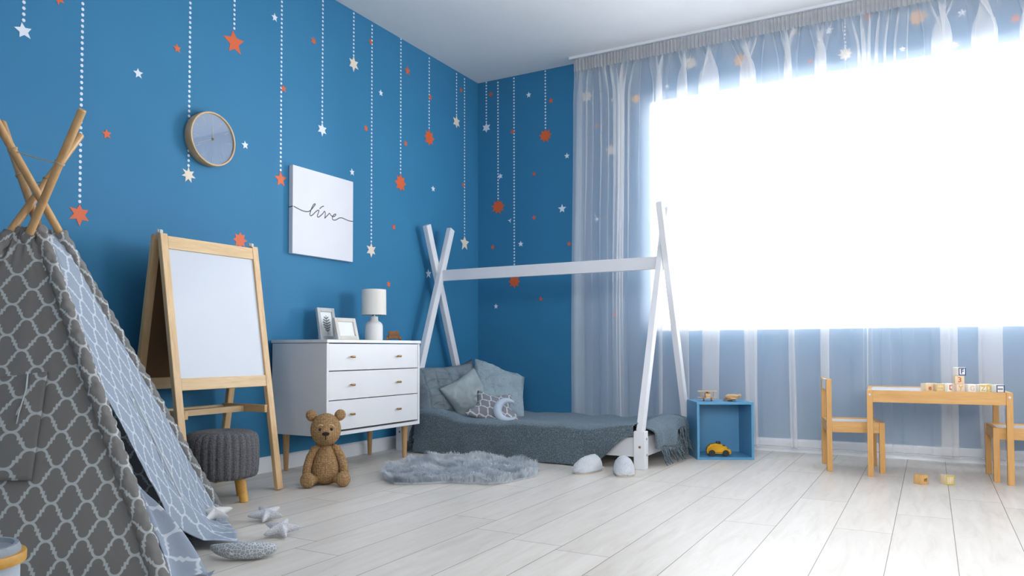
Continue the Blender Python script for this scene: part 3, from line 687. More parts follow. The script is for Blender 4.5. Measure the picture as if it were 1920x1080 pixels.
# ---------------------------------------------------------------- house bed
t = thing('house_bed', 'low white wooden childrens bed with tent-shaped frame and ridge beam', 'bed', (0, 0, 0))
BX0, BX1, BY0, BY1, YC, ZC = .10, 1.685, -1.075, -.265, -.672, 1.155
for x, dx in ((BX0, 1), (BX1, -1)):
    for s, y0 in ((1, BY0), (-1, BY1)):
        # slanted post: from a corner foot across the middle to the other side
        ox = .018*s if x == BX0 else -.0185*s
        k = (1.475-.06)/(ZC-.06); yt = y0 + (YC-y0)*k
        bm = B(); bar(bm, (x+ox, y0+.006*s, .10), (x+ox, yt, 1.475), .052, .035, (1, 0, 0), .002); obj('slanted_post', bm, 'bed_white', t)
        bm = B(); bx(bm, x-.028 if dx > 0 else x-.034, x+.034 if dx > 0 else x+.028, y0-.030 if s > 0 else y0-.024, y0+.024 if s > 0 else y0+.030, 0, .200, .002); ft = obj('corner_foot', bm, 'bed_white', t)
        for zb in (.075, .16):
            bm = B(); xs = x + (.0285 if x == BX1 else -.0285); cyl(bm, (xs-.002, y0, zb), (xs+.0015, y0, zb), .006, seg=12); obj('bolt', bm, 'steel', ft, 'auto')
        bm = B(); ys = y0 + (-.0305 if s > 0 else .0305); cyl(bm, (x, ys-.001, .118), (x, ys+.001, .118), .007, seg=12); obj('bolt', bm, 'brass', ft, 'auto')
bm = B(); bx(bm, BX0, BX1, YC-.010, YC+.010, ZC-.052, ZC+.022, .002); obj('ridge_beam', bm, 'bed_white', t)
for y in (BY0+.004, BY1-.004):
    bm = B(); bx(bm, BX0+.035, BX1-.035, y-.012, y+.012, .062, .165, .002); obj('side_rail', bm, 'bed_white', t)
for x in (BX0, BX1):
    bm = B(); bx(bm, x-.012, x+.012, BY0+.026, BY1-.026, .062, .165, .002); obj('end_rail', bm, 'bed_white', t)
bm = B(); box(bm, ((BX0+BX1)/2, (BY0+BY1)/2, .125), (BX1-BX0-.06, BY1-BY0-.06, .11), None, .03, 4); obj('mattress', bm, 'white_cotton', t, 'auto')

# the throw over the bed
tb = thing('throw_blanket', 'blue-grey woven throw blanket draped over the bed down to the floor', 'blanket', (0, 0, 0))
def throw_pt(u, v):
    # u along the bed, v from the wall side over the front edge to the floor
    x = .235 + u*(1.655-.235)
    top = .198 + .05*math.exp(-((x-.33)/.16)**2) + .020*sstep(1.40, 1.60, x)
    zb = .006 + .175*sstep(1.38, 1.66, x)**1.1
    if v < .55:
        q = v/.55; y = -.285 + q*(-1.085+.285)
        z = top + .014*math.sin(PI*q*1.0)*-.6 + .010*nz(x*3, y*4, 1) + .012*nz(x*9, y*5, 4)
        z += .020*math.exp(-((y+1.04)/.08)**2)
        z -= .008*sstep(.0, .06, 1-q)*0
    else:
        q = (v-.55)/.45; ang = min(1, q/.12); z1 = top + .020*math.exp(-((-1.085+1.04)/.08)**2) + .010*nz(x*3, -1.085*4, 1) + .012*nz(x*9, -1.085*5, 4)
        z = z1 + (zb - z1)*(q**1.05)
        y = -1.085 - .036*math.sin(ang*PI/2) - (.010+.022*(1-sstep(.25, .55, x))*q)*q - .022*abs(nz(x*5, q*1.5, 2))*q - .012*math.sin(x*21+nz(x*4, 0, 5)*3)*q*q
    return (x + .012*nz(x*7, v*4, 9)*(1-u) , y, max(z, .006))
sheet('blanket_cloth', throw_pt, 150, 90, 'throw', tb, .007)
def foot_pt(u, v):
    # the part that spills over the foot end, between the posts
    y = -1.0 + u*.70; q = v
    cx = 1.64 + .10*math.sin(min(1, q*1.6)*PI/2) + .03*math.sin(PI*u)*q
    top = .215 + .010*nz(1.6*9, y*5, 4) + .03*math.sin(PI*u*1.0) 
    z = top - q*q*(.11+.03*math.sin(u*9)) + .02*math.sin(u*14)*q
    return (cx + .012*math.sin(u*23)*q, y, z)
sheet('blanket_end', foot_pt, 60, 24, 'throw', tb, .007)
rr = random.Random(4)
for k in range(54):
    u = .03 + .62*rr.random() if k < 40 else .05+.9*rr.random(); p = Vector(foot_pt(u, 1)); L = p.z*rr.uniform(.55, .93); pts = [p]
    sx, sy = rr.uniform(.0, .05), rr.uniform(-.02, .03)
    for s in range(1, 6): pts.append(p + Vector((sx*s/5+.004*rr.uniform(-1, 1), sy*s/5+.004*rr.uniform(-1, 1), -L*s/5)))
    bm = B(); tube(bm, pts, [.0026]*5+[.0036], 6); obj('fringe_strand', bm, 'throw', tb, True)
for k in range(26):
    z = .19*rr.random()+.02; y = -1.10-.02*rr.random(); p = Vector((.235, y, z)); pts = [p]
    for s in range(1, 6): pts.append(p + Vector((-.012*s+.004*rr.uniform(-1, 1), -.004*s*rr.random(), -(z-.006)*(s/5)**2)))
    bm = B(); tube(bm, pts, [.0026]*6, 6); obj('fringe_strand', bm, 'throw', tb, True)

# cushions on the bed head
def pillow(name, label, cat, c, w_, h_, th, rot, m, wob=.02, n=36, seed=0, quilt=False, group=None):
    def side(sg):
        def f(u, v):
            a, b = 2*u-1, 2*v-1
            pin = 1-.10*(1-abs(a))*abs(b)**3 ; pin2 = 1-.10*(1-abs(b))*abs(a)**3
            prof = (max(0, 1-abs(a)**2.6)*max(0, 1-abs(b)**2.6))**.55
            z = sg*th/2*prof + wob*nz(a*2+seed, b*2, seed*1.7)*prof + .35*wob*nz(a*6+seed, b*6, 3)*prof + (.006*nz(a*17, b*17, seed)*prof if m == 'plush' else 0)
            if quilt: z -= sg*.014*prof*(1-min(1, 5*min(abs(math.sin(a*9)), abs(math.sin((b+.12*math.sin(a*4))*11)))))
            return (a*w_/2*pin2, b*h_/2*pin, z)
        return f
    bm = B()
    for sg in (1, -1):
        f = side(sg); G = [[bm.verts.new(f(i/n, j/n)) for i in range(n+1)] for j in range(n+1)]
        for j in range(n):
            for i in range(n):
                q = (G[j][i], G[j][i+1], G[j+1][i+1], G[j+1][i]); bm.faces.new(q if sg > 0 else q[::-1])
    bmesh.ops.remove_doubles(bm, verts=bm.verts, dist=.0004)
    o = obj(name, bm, m, None, True); o.location = c; o.rotation_euler = rot
    return tag(o, label, cat, group)
def look(nrm, roll=0):
    """rotation turning local +z to nrm with local y as upright as possible, then rolled"""
    zz = Vector(nrm).normalized(); up = Vector((0, 0, 1)); yy = (up-zz*up.dot(zz)).normalized(); xx = yy.cross(zz)
    m = Matrix((xx, yy, zz)).transposed() @ Matrix.Rotation(roll, 3, 'Z'); return m.to_euler()
pillow('bed_pillow', 'large quilted grey pillow behind the dresser end at the head of the bed', 'pillow', (.26, -.80, .355), .50, .38, .15, look((.80, -.42, .38), .05), 'quilt', .03, 96, 1, True)
pillow('cushion', 'dark slate cushion peeking out behind the satin and plush cushions', 'cushion', (.20, -.50, .36), .36, .36, .10, look((.9, -.25, .32), .25), 'dark_cushion', .02, 30, 3)
pillow('cushion', 'smooth grey satin cushion tilted on its corner in front of the quilted pillow', 'cushion', (.41, -.78, .330), .29, .29, .09, look((.72, -.55, .28), .50), 'satin', .018, 36, 5)
pillow('cushion', 'biggest fluffy grey-blue plush cushion leaning to the right on the bed', 'cushion', (.50, -.54, .368), .39, .39, .13, look((.72, -.32, .60), -.44), 'plush', .03, 60, 7)
def star_plush(name, label, c, r, th, rot, m, inner=.5, n=5, cat='star toy', group=None, uvs=False):
    """soft star: domed thickness that falls to the seam"""
    bm = B(); out = star_pts(n, r, inner, 90); dense = []
    for k in range(len(out)):
        a, b = Vector(out[k]), Vector(out[(k+1) % len(out)])
        for s in range(6): dense.append(a.lerp(b, s/6))
    # round the tips a little
    D = [(dense[k-1]+dense[k]*2+dense[(k+1) % len(dense)])/4 for k in range(len(dense))]
    L = 9
    for sg in (1, -1):
        ringsv = []
        for l in range(L+1):
            q = l/L; row = []
            for p in D:
                tipn = p.length/r; h = th/2*math.sqrt(max(0, 1-q**2.2))*(1-.45*q*tipn)
                row.append(bm.verts.new((p.x*q, p.y*q, sg*h)))
            ringsv.append(row)
        K = len(D)
        for l in range(1, L):
            for k in range(K):
                f = (ringsv[l][k], ringsv[l][(k+1) % K], ringsv[l+1][(k+1) % K], ringsv[l+1][k]); bm.faces.new(f)
        cv = bm.verts.new((0, 0, sg*th/2))
        for k in range(K): bm.faces.new((cv, ringsv[1][k], ringsv[1][(k+1) % K]))
        for v in ringsv[0]: bm.verts.remove(v)
    bmesh.ops.remove_doubles(bm, verts=bm.verts, dist=.0003)
    o = obj(name, bm, m, None, True); o.location = c; o.rotation_euler = rot
    return tag(o, label, cat, group)
M['trellis_star'] = quatrefoil('trellis_star_cotton', (146, 150, 158), (224, 226, 232), .075, .085, 'Object')
star_plush('star_cushion', 'grey star-shaped cushion with white trellis pattern leaning on the bed cushions', (.665, -.90, .262), .19, .10, look((.50, -.60, .80), .45), 'trellis_star', .56, 5, 'cushion')
def crescent(name, label, c, R0, rmax, a0, a1, rot, m, cat, flat=1):
    bm = B(); pts, rad = [], []; N = 34
    for k in range(N+1):
        q = k/N; a = a0+(a1-a0)*q; pts.append((R0*math.cos(a), R0*math.sin(a), 0)); rad.append(max(.003, rmax*(math.sin(PI*q)**.62 if flat == 1 else math.sin(PI*q**flat)**.42)))
    tube(bm, pts, rad, 20)
    o = obj(name, bm, m, None, True); o.location = c; o.rotation_euler = rot; return tag(o, label, cat)
crescent('moon_cushion', 'pale blue crescent moon toy lying in front of the trellis star cushion', (.80, -.955, .268), .062, .026, math.radians(50), math.radians(325), look((.48, -.80, .38), 0), 'moon_blue', 'moon toy')

# ---------------------------------------------------------------- fur rug
rug = [(0.700, -2.02), (0.52, -1.80), (0.47, -1.52), (0.50, -1.37), (0.59, -1.27), (0.68, -1.22), (0.83, -1.20), (1.05, -1.235), (1.21, -1.345), (1.325, -1.56), (1.30, -1.69), (1.28, -1.80), (1.22, -1.87), (1.12, -1.905), (1.03, -1.92), (0.97, -1.98), (0.90, -2.05), (0.81, -2.09)]
def inside(x, y, P):
    c = False; j = len(P)-1
    for i in range(len(P)):
        if (P[i][1] > y) != (P[j][1] > y) and x < (P[j][0]-P[i][0])*(y-P[i][1])/(P[j][1]-P[i][1])+P[i][0]: c = not c
        j = i
    return c
t = thing('fur_rug', 'shaggy grey-blue sheepskin rug lying on the floor in front of the bed', 'rug', (0, 0, 0))
bm = B(); cxr, cyr = .9, -1.6
prism(bm, [(cxr+(x-cxr)*.96, cyr+(y-cyr)*.96) for x, y in rug], .001, .010); obj('rug_backing', bm, 'fur', t)
rr = random.Random(11); vs, fs = [], []; cnt = 0
while cnt < 26000:
    x, y = rr.uniform(.44, 1.34), rr.uniform(-2.1, -1.18)
    if not inside(cxr+(x-cxr)*1.03, cyr+(y-cyr)*1.03, rug): continue
    cnt += 1
    ddx, ddy = x-cxr, y-cyr; fl_ = nz(x*5, y*5, 2)*3.2 + math.atan2(ddy, ddx)
    L = rr.uniform(.030, .058); hgt = rr.uniform(.020, .040)*(1+.9*nz(x*11, y*11, 6)); clump = Vector((nz(x*22, y*22, 1), nz(x*22, y*22, 7), 0))*.040
    d = Vector((math.cos(fl_)*.7+rr.uniform(-.25, .25), math.sin(fl_)*.7-.25+rr.uniform(-.25, .25), 0))
    sdv = Vector((-d.y, d.x, 0)).normalized()*.0013; p = Vector((x, y, .009)); b0 = len(vs)
    for s in range(4):
        q = s/3; c = p + d*L*(q**1.5)*.8 + clump*q + Vector((0, 0, hgt*math.sin(q*PI*.62)))
        if s < 3: vs += [tuple(c-sdv*(1-q*.6)), tuple(c+sdv*(1-q*.6))]
        else: vs.append(tuple(c))
    for s in range(2): fs.append((b0+2*s, b0+2*s+1, b0+2*s+3, b0+2*s+2))
    fs.append((b0+4, b0+5, b0+6))
me = bpy.data.meshes.new('fur_pile'); me.from_pydata(vs, [], fs); me.update(); me.materials.append(M['fur']); o = bpy.data.objects.new('fur_pile', me); COL.objects.link(o); o.parent = t; o['kind'] = 'stuff'

# ---------------------------------------------------------------- slippers
def slipper(label, loc, rz):
    t = thing('slipper', label, 'slipper', loc, rz, 'pair of white slippers by the bed')
    def foot(q): return .048*(1-.28*abs(q-.05)**1.6)*(1-max(0, (abs(q)-.72)/.28)**2.2*.98)**.5
    bm = B(); ring = []
    N = 24; xs = [-.12+.24*k/N for k in range(N+1)]
    out = [(x, foot(x/.12)) for x in xs]+[(x, -foot(x/.12)) for x in reversed(xs)]
    prism(bm, out, 0, .014); obj('sole', bm, 'terry_sole', t, 'auto')
    def up(u, v):
        x = -.045 + .164*u; w_ = foot(min(.995, x/.12))*1.03; a = PI*v
        hh = (.070 - .006*u)*math.sqrt(max(0, 1-(max(0, u-.25)/.75)**2.4))+.006
        return (x, w_*math.cos(a), .010 + (hh-.006)*math.sin(a)**.75 + .0045*nz(x*120, v*26, 2))
    o = sheet('upper', up, 90, 90, 'terry', t, .008)
    bm = B(); tube(bm, [Vector(up(0, k/24)) for k in range(25)], .0055, 10); obj('cuff', bm, 'terry', t, True)
    bm = B(); prism(bm, [(cx*.93, cy*.9) for cx, cy in out], .0135, .018); obj('insole', bm, 'terry', t, 'auto')
slipper('left white terry slipper beside the blanket, nearer the fur rug', (1.475, -1.285, 0), math.radians(-98))
slipper('right white terry slipper, beside the front foot of the bed', (1.655, -1.26, 0), math.radians(-66))

# ---------------------------------------------------------------- blue cube shelf
t = thing('cube_shelf', 'blue open cube shelf on the floor between the bed and the kids table', 'shelf', (1.856, -.612, 0), math.radians(28.4))
W_, D_, H_, q = .325, .262, .330, .014
bm = B(); bx(bm, 0, W_, 0, D_, 0, q, .001); obj('bottom_panel', bm, 'cube_blue', t)
bm = B(); bx(bm, 0, W_, 0, D_, H_-q, H_, .001); obj('top_panel', bm, 'cube_blue', t)
for x in (0, W_-q):
    bm = B(); bx(bm, x, x+q, 0, D_, q, H_-q, .001); obj('side_panel', bm, 'cube_blue', t)
bm = B(); bx(bm, q, W_-q, D_-.01, D_, q, H_-q); obj('back_panel', bm, 'cube_blue', t)
cubeM = Matrix.Translation((1.856, -.612, 0)) @ Matrix.Rotation(math.radians(28.4), 4, 'Z')
# yellow car in the cube
p = cubeM @ Vector((.140, .072, .0145))
t = thing('yellow_toy_car', 'yellow soft toy car with black wheels inside the blue cube shelf', 'toy car', p, math.radians(28.4-6))
bm = B(); out = [(-.068, .014), (-.070, .034), (-.062, .052), (-.046, .066), (-.014, .071), (.016, .066), (.034, .050), (.052, .046), (.064, .038), (.070, .022), (.066, .012)]
prism(bm, out, -.032, .032, lambda x, y, q: (x, q, y)); bmesh.ops.bevel(bm, geom=[e for e in bm.edges if abs(e.verts[0].co.y-e.verts[1].co.y) < 1e-5], offset=.009, segments=4, affect='EDGES'); obj('body', bm, 'yellow_toy', t, True)
for wx in (-.042, .036):
    for s in (-1, 1):
        bm = B(); cyl(bm, (wx, s*.026, .0185), (wx, s*.037, .0185), .0180, seg=28); obj('wheel', bm, 'black', t, 'auto')
bm = B(); box(bm, (-.002, 0, .076), (.026, .022, .014), None, .004, 3); sg = obj('roof_sign', bm, 'black', t, 'auto')
# wooden planes on top
p = cubeM @ Vector((.085, .10, .3305))
t = thing('wooden_biplane', 'wooden toy biplane on top of the blue cube shelf, left one', 'toy plane', p, math.radians(20))
bm = B(); prism(bm, [(-.048, .020), (.040, .018), (.052, .026), (.046, .044), (.012, .048), (-.048, .036)], -.013, .013, lambda x, y, q: (q+.0, x, y)); obj('fuselage', bm, 'toy_wood', t)
for z in (.020, .056):
    bm = B(); box(bm, (0, .006, z), (.112, .034, .005), None, .002); obj('wing', bm, 'toy_wood', t)
bm = B()
for x in (-.036, .036):
    for y in (-.006, .018): cyl(bm, (x, y, .022), (x, y, .054), .002, seg=8)
obj('wing_struts', bm, 'toy_wood', t)
for x in (-.022, .022):
    bm = B(); cyl(bm, (x-.004, -.010, .010), (x+.004, -.010, .010), .010, seg=18); obj('wheel', bm, 'dark_toy_wood', t, 'auto')
bm = B(); box(bm, (0, .045, .028), (.05, .018, .004), None, .001); bx(bm, -.002, .002, .036, .054, .03, .05); obj('tail', bm, 'toy_wood', t)
bm = B(); ball(bm, (0, .010, .050), .007, None, 12, 8); obj('pilot', bm, 'dark_toy_wood', t, True)
p = cubeM @ Vector((.228, .085, .3305))
t = thing('wooden_airliner', 'wooden toy airliner with propellers on top of the blue cube shelf, right one', 'toy plane', p, math.radians(10))
bm = B(); tube(bm, [(-.042, 0, .024), (-.036, 0, .024), (-.02, 0, .026), (.012, 0, .026), (.036, 0, .026), (.046, 0, .027)], [.006, .011, .0145, .0145, .010, .004], 18); obj('fuselage', bm, 'toy_wood', t, True)
bm = B(); box(bm, (-.004, 0, .016), (.034, .13, .005), (0, 0, .25), .002); obj('wing', bm, 'toy_wood', t)
for x, y in ((-.012, -.040), (.004, .040)):
    bm = B(); cyl(bm, (x-.014, y, .012), (x+.014, y, .012), .0095, .008, 16); e = obj('engine', bm, 'dark_toy_wood', t, 'auto')
bm = B(); box(bm, (.040, 0, .034), (.018, .052, .004), None, .001); bx(bm, .032, .046, -.002, .002, .03, .044); obj('tail', bm, 'toy_wood', t)
bm = B()
for k in range(5): cyl(bm, (-.022+k*.010, -.0142, .028), (-.022+k*.010, -.0152, .028), .0018, seg=8)
obj('windows', bm, 'dark_toy_wood', t)
bm = B(); cyl(bm, (-.042, -.014, .008), (-.042, .014, .008), .008, seg=16); obj('wheel', bm, 'dark_toy_wood', t, 'auto')

# ---------------------------------------------------------------- kids table, chairs and alphabet blocks
TZ = .43
TR = math.radians(3.2); TL = (2.752, -.762, 0)
t = thing('kids_table', 'small pine kids table with white top standing before the curtain', 'table', TL, TR)
TW, TD, LW = .615, .49, .027
for x in (0, TW-LW):
    for y in (0, TD-LW):
        bm = B(); bx(bm, x, x+LW, y, y+LW, 0, TZ, .0015); lg = obj('leg', bm, 'oak_v', t)
        if y == 0:
            bm = B(); cyl(bm, (x+LW/2, -.0015, TZ-.022), (x+LW/2, .001, TZ-.022), .0055, seg=16); obj('screw', bm, 'steel', lg, 'auto')
for y in (.003, TD-.021):
    bm = B(); bx(bm, LW, TW-LW, y, y+.018, TZ-.060, TZ, .001); obj('apron', bm, 'oak_x', t)
for x in (.003, TW-.021):
    bm = B(); bx(bm, x, x+.018, LW, TD-LW, TZ-.060, TZ, .001); obj('apron', bm, 'oak_y', t)
bm = B(); bx(bm, .021, TW-.021, .021, TD-.021, TZ-.012, TZ-.005); obj('table_top', bm, 'white_sheen', t)
def chair(label, loc, rz):
    t = thing('kids_chair', label, 'chair', loc, rz, 'kids chairs at the small table')
    L, W2, q, sz = .275, .285, .026, .258                    # x: back to front
    for y in (0, W2-q):
        bm = B(); bx(bm, 0, q, y, y+q, 0, .478, .0015); lg = obj('leg', bm, 'oak_v', t)
        bm = B(); cyl(bm, (-.001, y+q/2, sz-.012), (.001, y+q/2, sz-.012), .005, seg=12); obj('screw', bm, 'steel', lg, 'auto')
        bm = B(); bx(bm, L-q, L, y, y+q, 0, sz, .0015); obj('leg', bm, 'oak_v', t)
        bm = B(); bx(bm, q, L-q, y+.003, y+q-.004, sz-.055, sz, .001); obj('side_rail', bm, 'oak_x', t)
    bm = B(); bx(bm, L-q+.004, L-.004, q, W2-q, sz-.055, sz, .001); obj('front_rail', bm, 'oak_y', t)
    bm = B(); bx(bm, .003, q-.004, q, W2-q, sz-.055, sz, .001); obj('rear_rail', bm, 'oak_y', t)
    bm = B(); bx(bm, q-.004, L-q+.004, q-.004, W2-q+.004, sz-.014, sz-.007); obj('seat', bm, 'white_sheen', t)
    bm = B(); bx(bm, .004, q-.006, q, W2-q, .418, .474, .002); obj('backrest', bm, 'white_sheen', t)
    return t
chair('pine kids chair with white seat at the left end of the small table', (2.556, -.684, 0), math.radians(12))
chair('pine kids chair at the right end of the table, cut by the picture edge', (3.543, -.352, 0), math.radians(184))

def glyph(bm, txt, size, P, th=.0006):
    """letter built from font outline turned into mesh"""
    cu = bpy.data.curves.new('letter', 'FONT'); cu.body = txt; cu.size = size; cu.extrude = th; cu.align_x = 'CENTER'; cu.align_y = 'CENTER'; cu.offset = size*.02
    ob = bpy.data.objects.new('letter', cu); COL.objects.link(ob); dg = bpy.context.evaluated_depsgraph_get(); dg.update()
    me = bpy.data.meshes.new_from_object(ob.evaluated_get(dg)); b2 = bmesh.new(); b2.from_mesh(me)
    mp = {v: bm.verts.new(P(v.co)) for v in b2.verts}
    for f in b2.faces:
        try: bm.faces.new([mp[v] for v in f.verts])
        except ValueError: pass
    b2.free(); bpy.data.objects.remove(ob); bpy.data.curves.remove(cu); bpy.data.meshes.remove(me)
M['bl_pale'] = wood('pale_block_wood', (232, 212, 182), (218, 192, 156), (30, 30, 4))
M['bl_orange'] = wood('orange_block_wood', (226, 184, 122), (208, 162, 100), (30, 30, 4))
M['bl_gold'] = plain('gold_block_paint', (206, 182, 96), .5); M['bl_green'] = plain('olive_yellow_block_paint', (196, 190, 78), .5)
M['bl_navy'] = plain('navy_block_paint', (34, 66, 120), .5); M['bl_red'] = plain('rust_letter_paint', (196, 98, 54), .5)
M['bl_rose'] = wood('rosy_block_wood', (236, 214, 196), (224, 196, 176), (30, 30, 4)); M['bl_white'] = plain('white_block_face', (234, 232, 226), .5)
def block(label, loc, rz, body, letter, lm, rim=None, face='front', roll=0, a=.040):
    t = thing('alphabet_block', label, 'toy block', loc, rz, 'wooden alphabet blocks')
    bm = B(); bx(bm, -a/2, a/2, -a/2, a/2, 0, a, .002); obj('cube', bm, body, t, 'auto')
    Rl = Matrix.Rotation(roll, 3, 'Z')
    def P(co):
        c = Rl @ co
        return (c.x, -a/2-.0006+c.z*-1, a/2+c.y) if face == 'front' else (-a/2-.0006-c.z, -c.x, a/2+c.y)
    if rim:
        bm = B(); e = a/2-.0015; q = .0042
        for r in ((-e, e, -e, -e+q), (-e, e, e-q, e), (-e, -e+q, -e+q, e-q), (e-q, e, -e+q, e-q)):
            pts = [(r[0], r[2]), (r[1], r[2]), (r[1], r[3]), (r[0], r[3])]
            prism(bm, pts, -.0004, .0006, lambda x, y, z: P(Vector((x, y, z))) )
        obj('painted_rim', bm, rim, t)
    if letter:
        bm = B(); glyph(bm, letter, a*.82, P); obj('letter', bm, lm, t)
def tp(x, y, z=0): v = Matrix.Translation(TL) @ Matrix.Rotation(TR, 4, 'Z') @ Vector((x, y, z)); return v
TS = TZ-.0049
block('alphabet block with rust letter e on the left of the blocks on the table', tp(.268, .050, TS), math.radians(38), 'bl_pale', 'e', 'bl_red', None, 'front')
block('gold-rimmed block beside the letter e block on the table', tp(.318, .046, TS), math.radians(22), 'bl_pale', 'I', 'bl_gold', 'bl_gold', 'front', PI/2)
block('orange wooden block behind the letter e block on the table', tp(.290, .115, TS), math.radians(18), 'bl_orange', 'H', 'bl_orange')
block('pale block with rust letter D left of the block tower on the table', tp(.362, .110, TS), math.radians(40), 'bl_white', 'D', 'bl_red')
block('rosy block at the bottom of the three-block tower on the table', tp(.400, .048, TS), math.radians(30), 'bl_rose', 'Y', 'bl_gold')
block('pale block with a rust numeral in the middle of the tower', tp(.402, .050, TS+.0402), math.radians(12), 'bl_pale', '3', 'bl_red')
block('block with navy rim and letter F on top of the tower', tp(.406, .050, TS+.0804), math.radians(34), 'bl_white', 'F', 'bl_navy', 'bl_navy')
block('pale block with faint letter G right of the tower foot', tp(.447, .060, TS), math.radians(34), 'bl_white', 'G', 'bl_pale')
block('gold-rimmed block with letter Z, right of the tower', tp(.494, .052, TS), math.radians(24), 'bl_white', 'Z', 'bl_gold', 'bl_gold')
block('pale gold block behind the letter Z block on the table', tp(.520, .105, TS), math.radians(20), 'bl_pale', 'O', 'bl_gold', 'bl_gold')
block('navy-rimmed block with sideways letter I near the right end of the table', tp(.562, .048, TS), math.radians(26), 'bl_white', 'I', 'bl_navy', 'bl_navy', 'front', PI/2)
block('orange wooden block with brown letter a on the floor under the table', (2.985, -.868, 0), math.radians(50), 'bl_orange', 'a', 'dark_toy_wood', None, 'front', PI/2, .044)
block('olive-yellow rimmed block on the floor under the table', (3.092, -.822, 0), math.radians(36), 'bl_pale', '', 'bl_gold', 'bl_green', 'front', 0, .044)

# ---------------------------------------------------------------- play tent
t = thing('play_tent', 'childrens play tent of grey trellis-patterned cotton on four crossed wooden poles', 'tent', (0, 0, 0))
PA, PB, PC_, PD = [Vector(p) for p in ((.623, -2.906, 0), (1.267, -3.61, 0), (.563, -4.254, 0), (.05, -3.72, 0))]
TA, TB, TC, TDD = [Vector(p) for p in ((.608, -3.744, 1.367), (.346, -3.571, 1.398), (.575, -3.442, 1.356), (.817, -3.582, 1.363))]
def onp(P, Tp, z): return P + (Tp-P)*(z/Tp.z)
for P, Tp in ((PA, TA), (PB, TB), (PC_, TC), (PD, TDD)):
    bm = B(); d = (Tp-P).normalized(); cyl(bm, P+d*.004, Tp-d*.004, .0122, .0118, 24); cyl(bm, Tp-d*.004, Tp, .0118, .0095, 24); obj('tent_pole', bm, 'pole', t, 'auto')
def sleeve(P, Tp, z0, z1, seed, r=.021):
    L = (onp(P, Tp, z1)-onp(P, Tp, z0)).length; d = (Tp-P).normalized(); xx = d.cross(Vector((0, 0, 1))).normalized(); yy = d.cross(xx)
    def f(u, v):
        z = z0+(z1-z0)*v; p = onp(P, Tp, z); a = 2*PI*u
        rr = r*(1.15-.25*v) + .0035*nz(math.cos(a)*1.5+seed, math.sin(a)*1.5, v*L*38) + .002*math.sin(v*L*170+2*math.sin(a))
        return p + xx*rr*math.cos(a) + yy*rr*math.sin(a)
    sheet('pole_sleeve', f, 28, 160, 'trellis', t, 0, lambda u, v: (u*.16+seed*.03, v*L))
ZT = 1.0
sleeve(PA, TA, .015, 1.015, 1); sleeve(PB, TB, .012, 1.02, 2); sleeve(PC_, TC, .012, 1.0, 3); sleeve(PD, TDD, .012, 1.0, 4)
def panel(name, P, TP, Q, TQ, seed, ztop=ZT, m='trellis', rip=.006):
    pt, qt = onp(P, TP, ztop), onp(Q, TQ, ztop); n = (Q-P).cross(pt-P).normalized(); Wd = (Q-P).length; Lh = ((pt+qt)/2-(P+Q)/2).length
    def f(u, v):
        b = P.lerp(Q, u); a = pt.lerp(qt, u); x = b.lerp(a, v)
        x = x + n*(rip*nz(u*3+seed, v*2.5, seed)+rip*.5*nz(u*9, v*3, seed+5)+.004*math.sin(u*40)*sstep(.86, 1, v))
        x.z += .02*math.sin(PI*u)*sstep(.9, 1, v); x.z = max(x.z, .008); return x
    def uv(u, v): w = Wd*(1-v)+.06*v; return ((u-.5)*w + .35, v*Lh)
    return sheet(name, f, 60, 80, m, t, 0, uv)
panel('canopy_panel', PB, TB, PC_, TC, 1); panel('canopy_panel', PC_, TC, PD, TDD, 2); panel('canopy_panel', PD, TDD, PA, TA, 3)
# front side: two door flaps that part low down, the right one spilling out over the floor
nrm = Vector((.68, .622, .389))
E1 = (PA-PB).normalized(); E2 = (onp(PA, TA, 1)-PA+onp(PB, TB, 1)-PB).normalized()
def planar_uv(o, du=0):
    me = o.data; uv = me.uv_layers.new(name='cloth')
    for l in me.loops:
        c = me.vertices[l.vertex_index].co; uv.data[l.index].uv = (c.dot(E1)+du, c.dot(E2))
FREE = [(0, onp(PB, TB, 1.0)), (.30, onp(PB, TB, .70).lerp(onp(PA, TA, .70), .03)), (.45, onp(PB, TB, .55).lerp(onp(PA, TA, .55), .04)), (.61, Vector((.978, -3.535, .386))), (.72, Vector((1.009, -3.49, .259))),
        (.81, Vector((1.002, -3.411, .145))), (.88, Vector((.995, -3.335, .075))), (.94, Vector((1.015, -3.275, .028))), (1.0, Vector((1.12, -3.233, .012)))]
def free_edge(v):
    for k in range(len(FREE)-1):
        a, b = FREE[k], FREE[k+1]
        if v <= b[0]: return a[1].lerp(b[1], (v-a[0])/(b[0]-a[0]))
    return FREE[-1][1].copy()
def right_flap(u, v):
    z = max(.012, 1.0-v); e = free_edge(v); a = onp(PA, TA, z); p = e.lerp(a, u); low = sstep(.45, .95, v)
    p = p + nrm*(.006 + .010*nz(u*4, v*5, 2)*(1+low*2.5)*(1-u*.6) + .012*low*math.sin(u*15+v*6)*(1-u)*(1-sstep(.9, 1, v)))
    fold = .014*abs(math.sin(u*11+v*5))+.012*abs(nz(u*7, v*9, 6))
    p.z = max(p.z, .011+fold*sstep(.80, .95, v)); return p
planar_uv(sheet('door_flap', right_flap, 70, 130, 'trellis_flap', t, .002))
def left_flap(u, v):
    z = max(.012, .70*(1-v)); b, a = onp(PB, TB, z), onp(PA, TA, z); w_ = .015+.055*sstep(.55, 1, v)
    p = b + (a-b).normalized()*(.018 + w_*u) + nrm*(.010+.115*u*sstep(.60, 1, v)+.012*math.sin(u*7+v*9)*sstep(.4, 1, v)); p.z = max(.010+.014*abs(math.sin(u*8))*sstep(.9, 1, v), p.z-.10*u*sstep(.7, 1, v)); return p
planar_uv(sheet('door_flap', left_flap, 24, 70, 'trellis_flap', t, .002), .03)
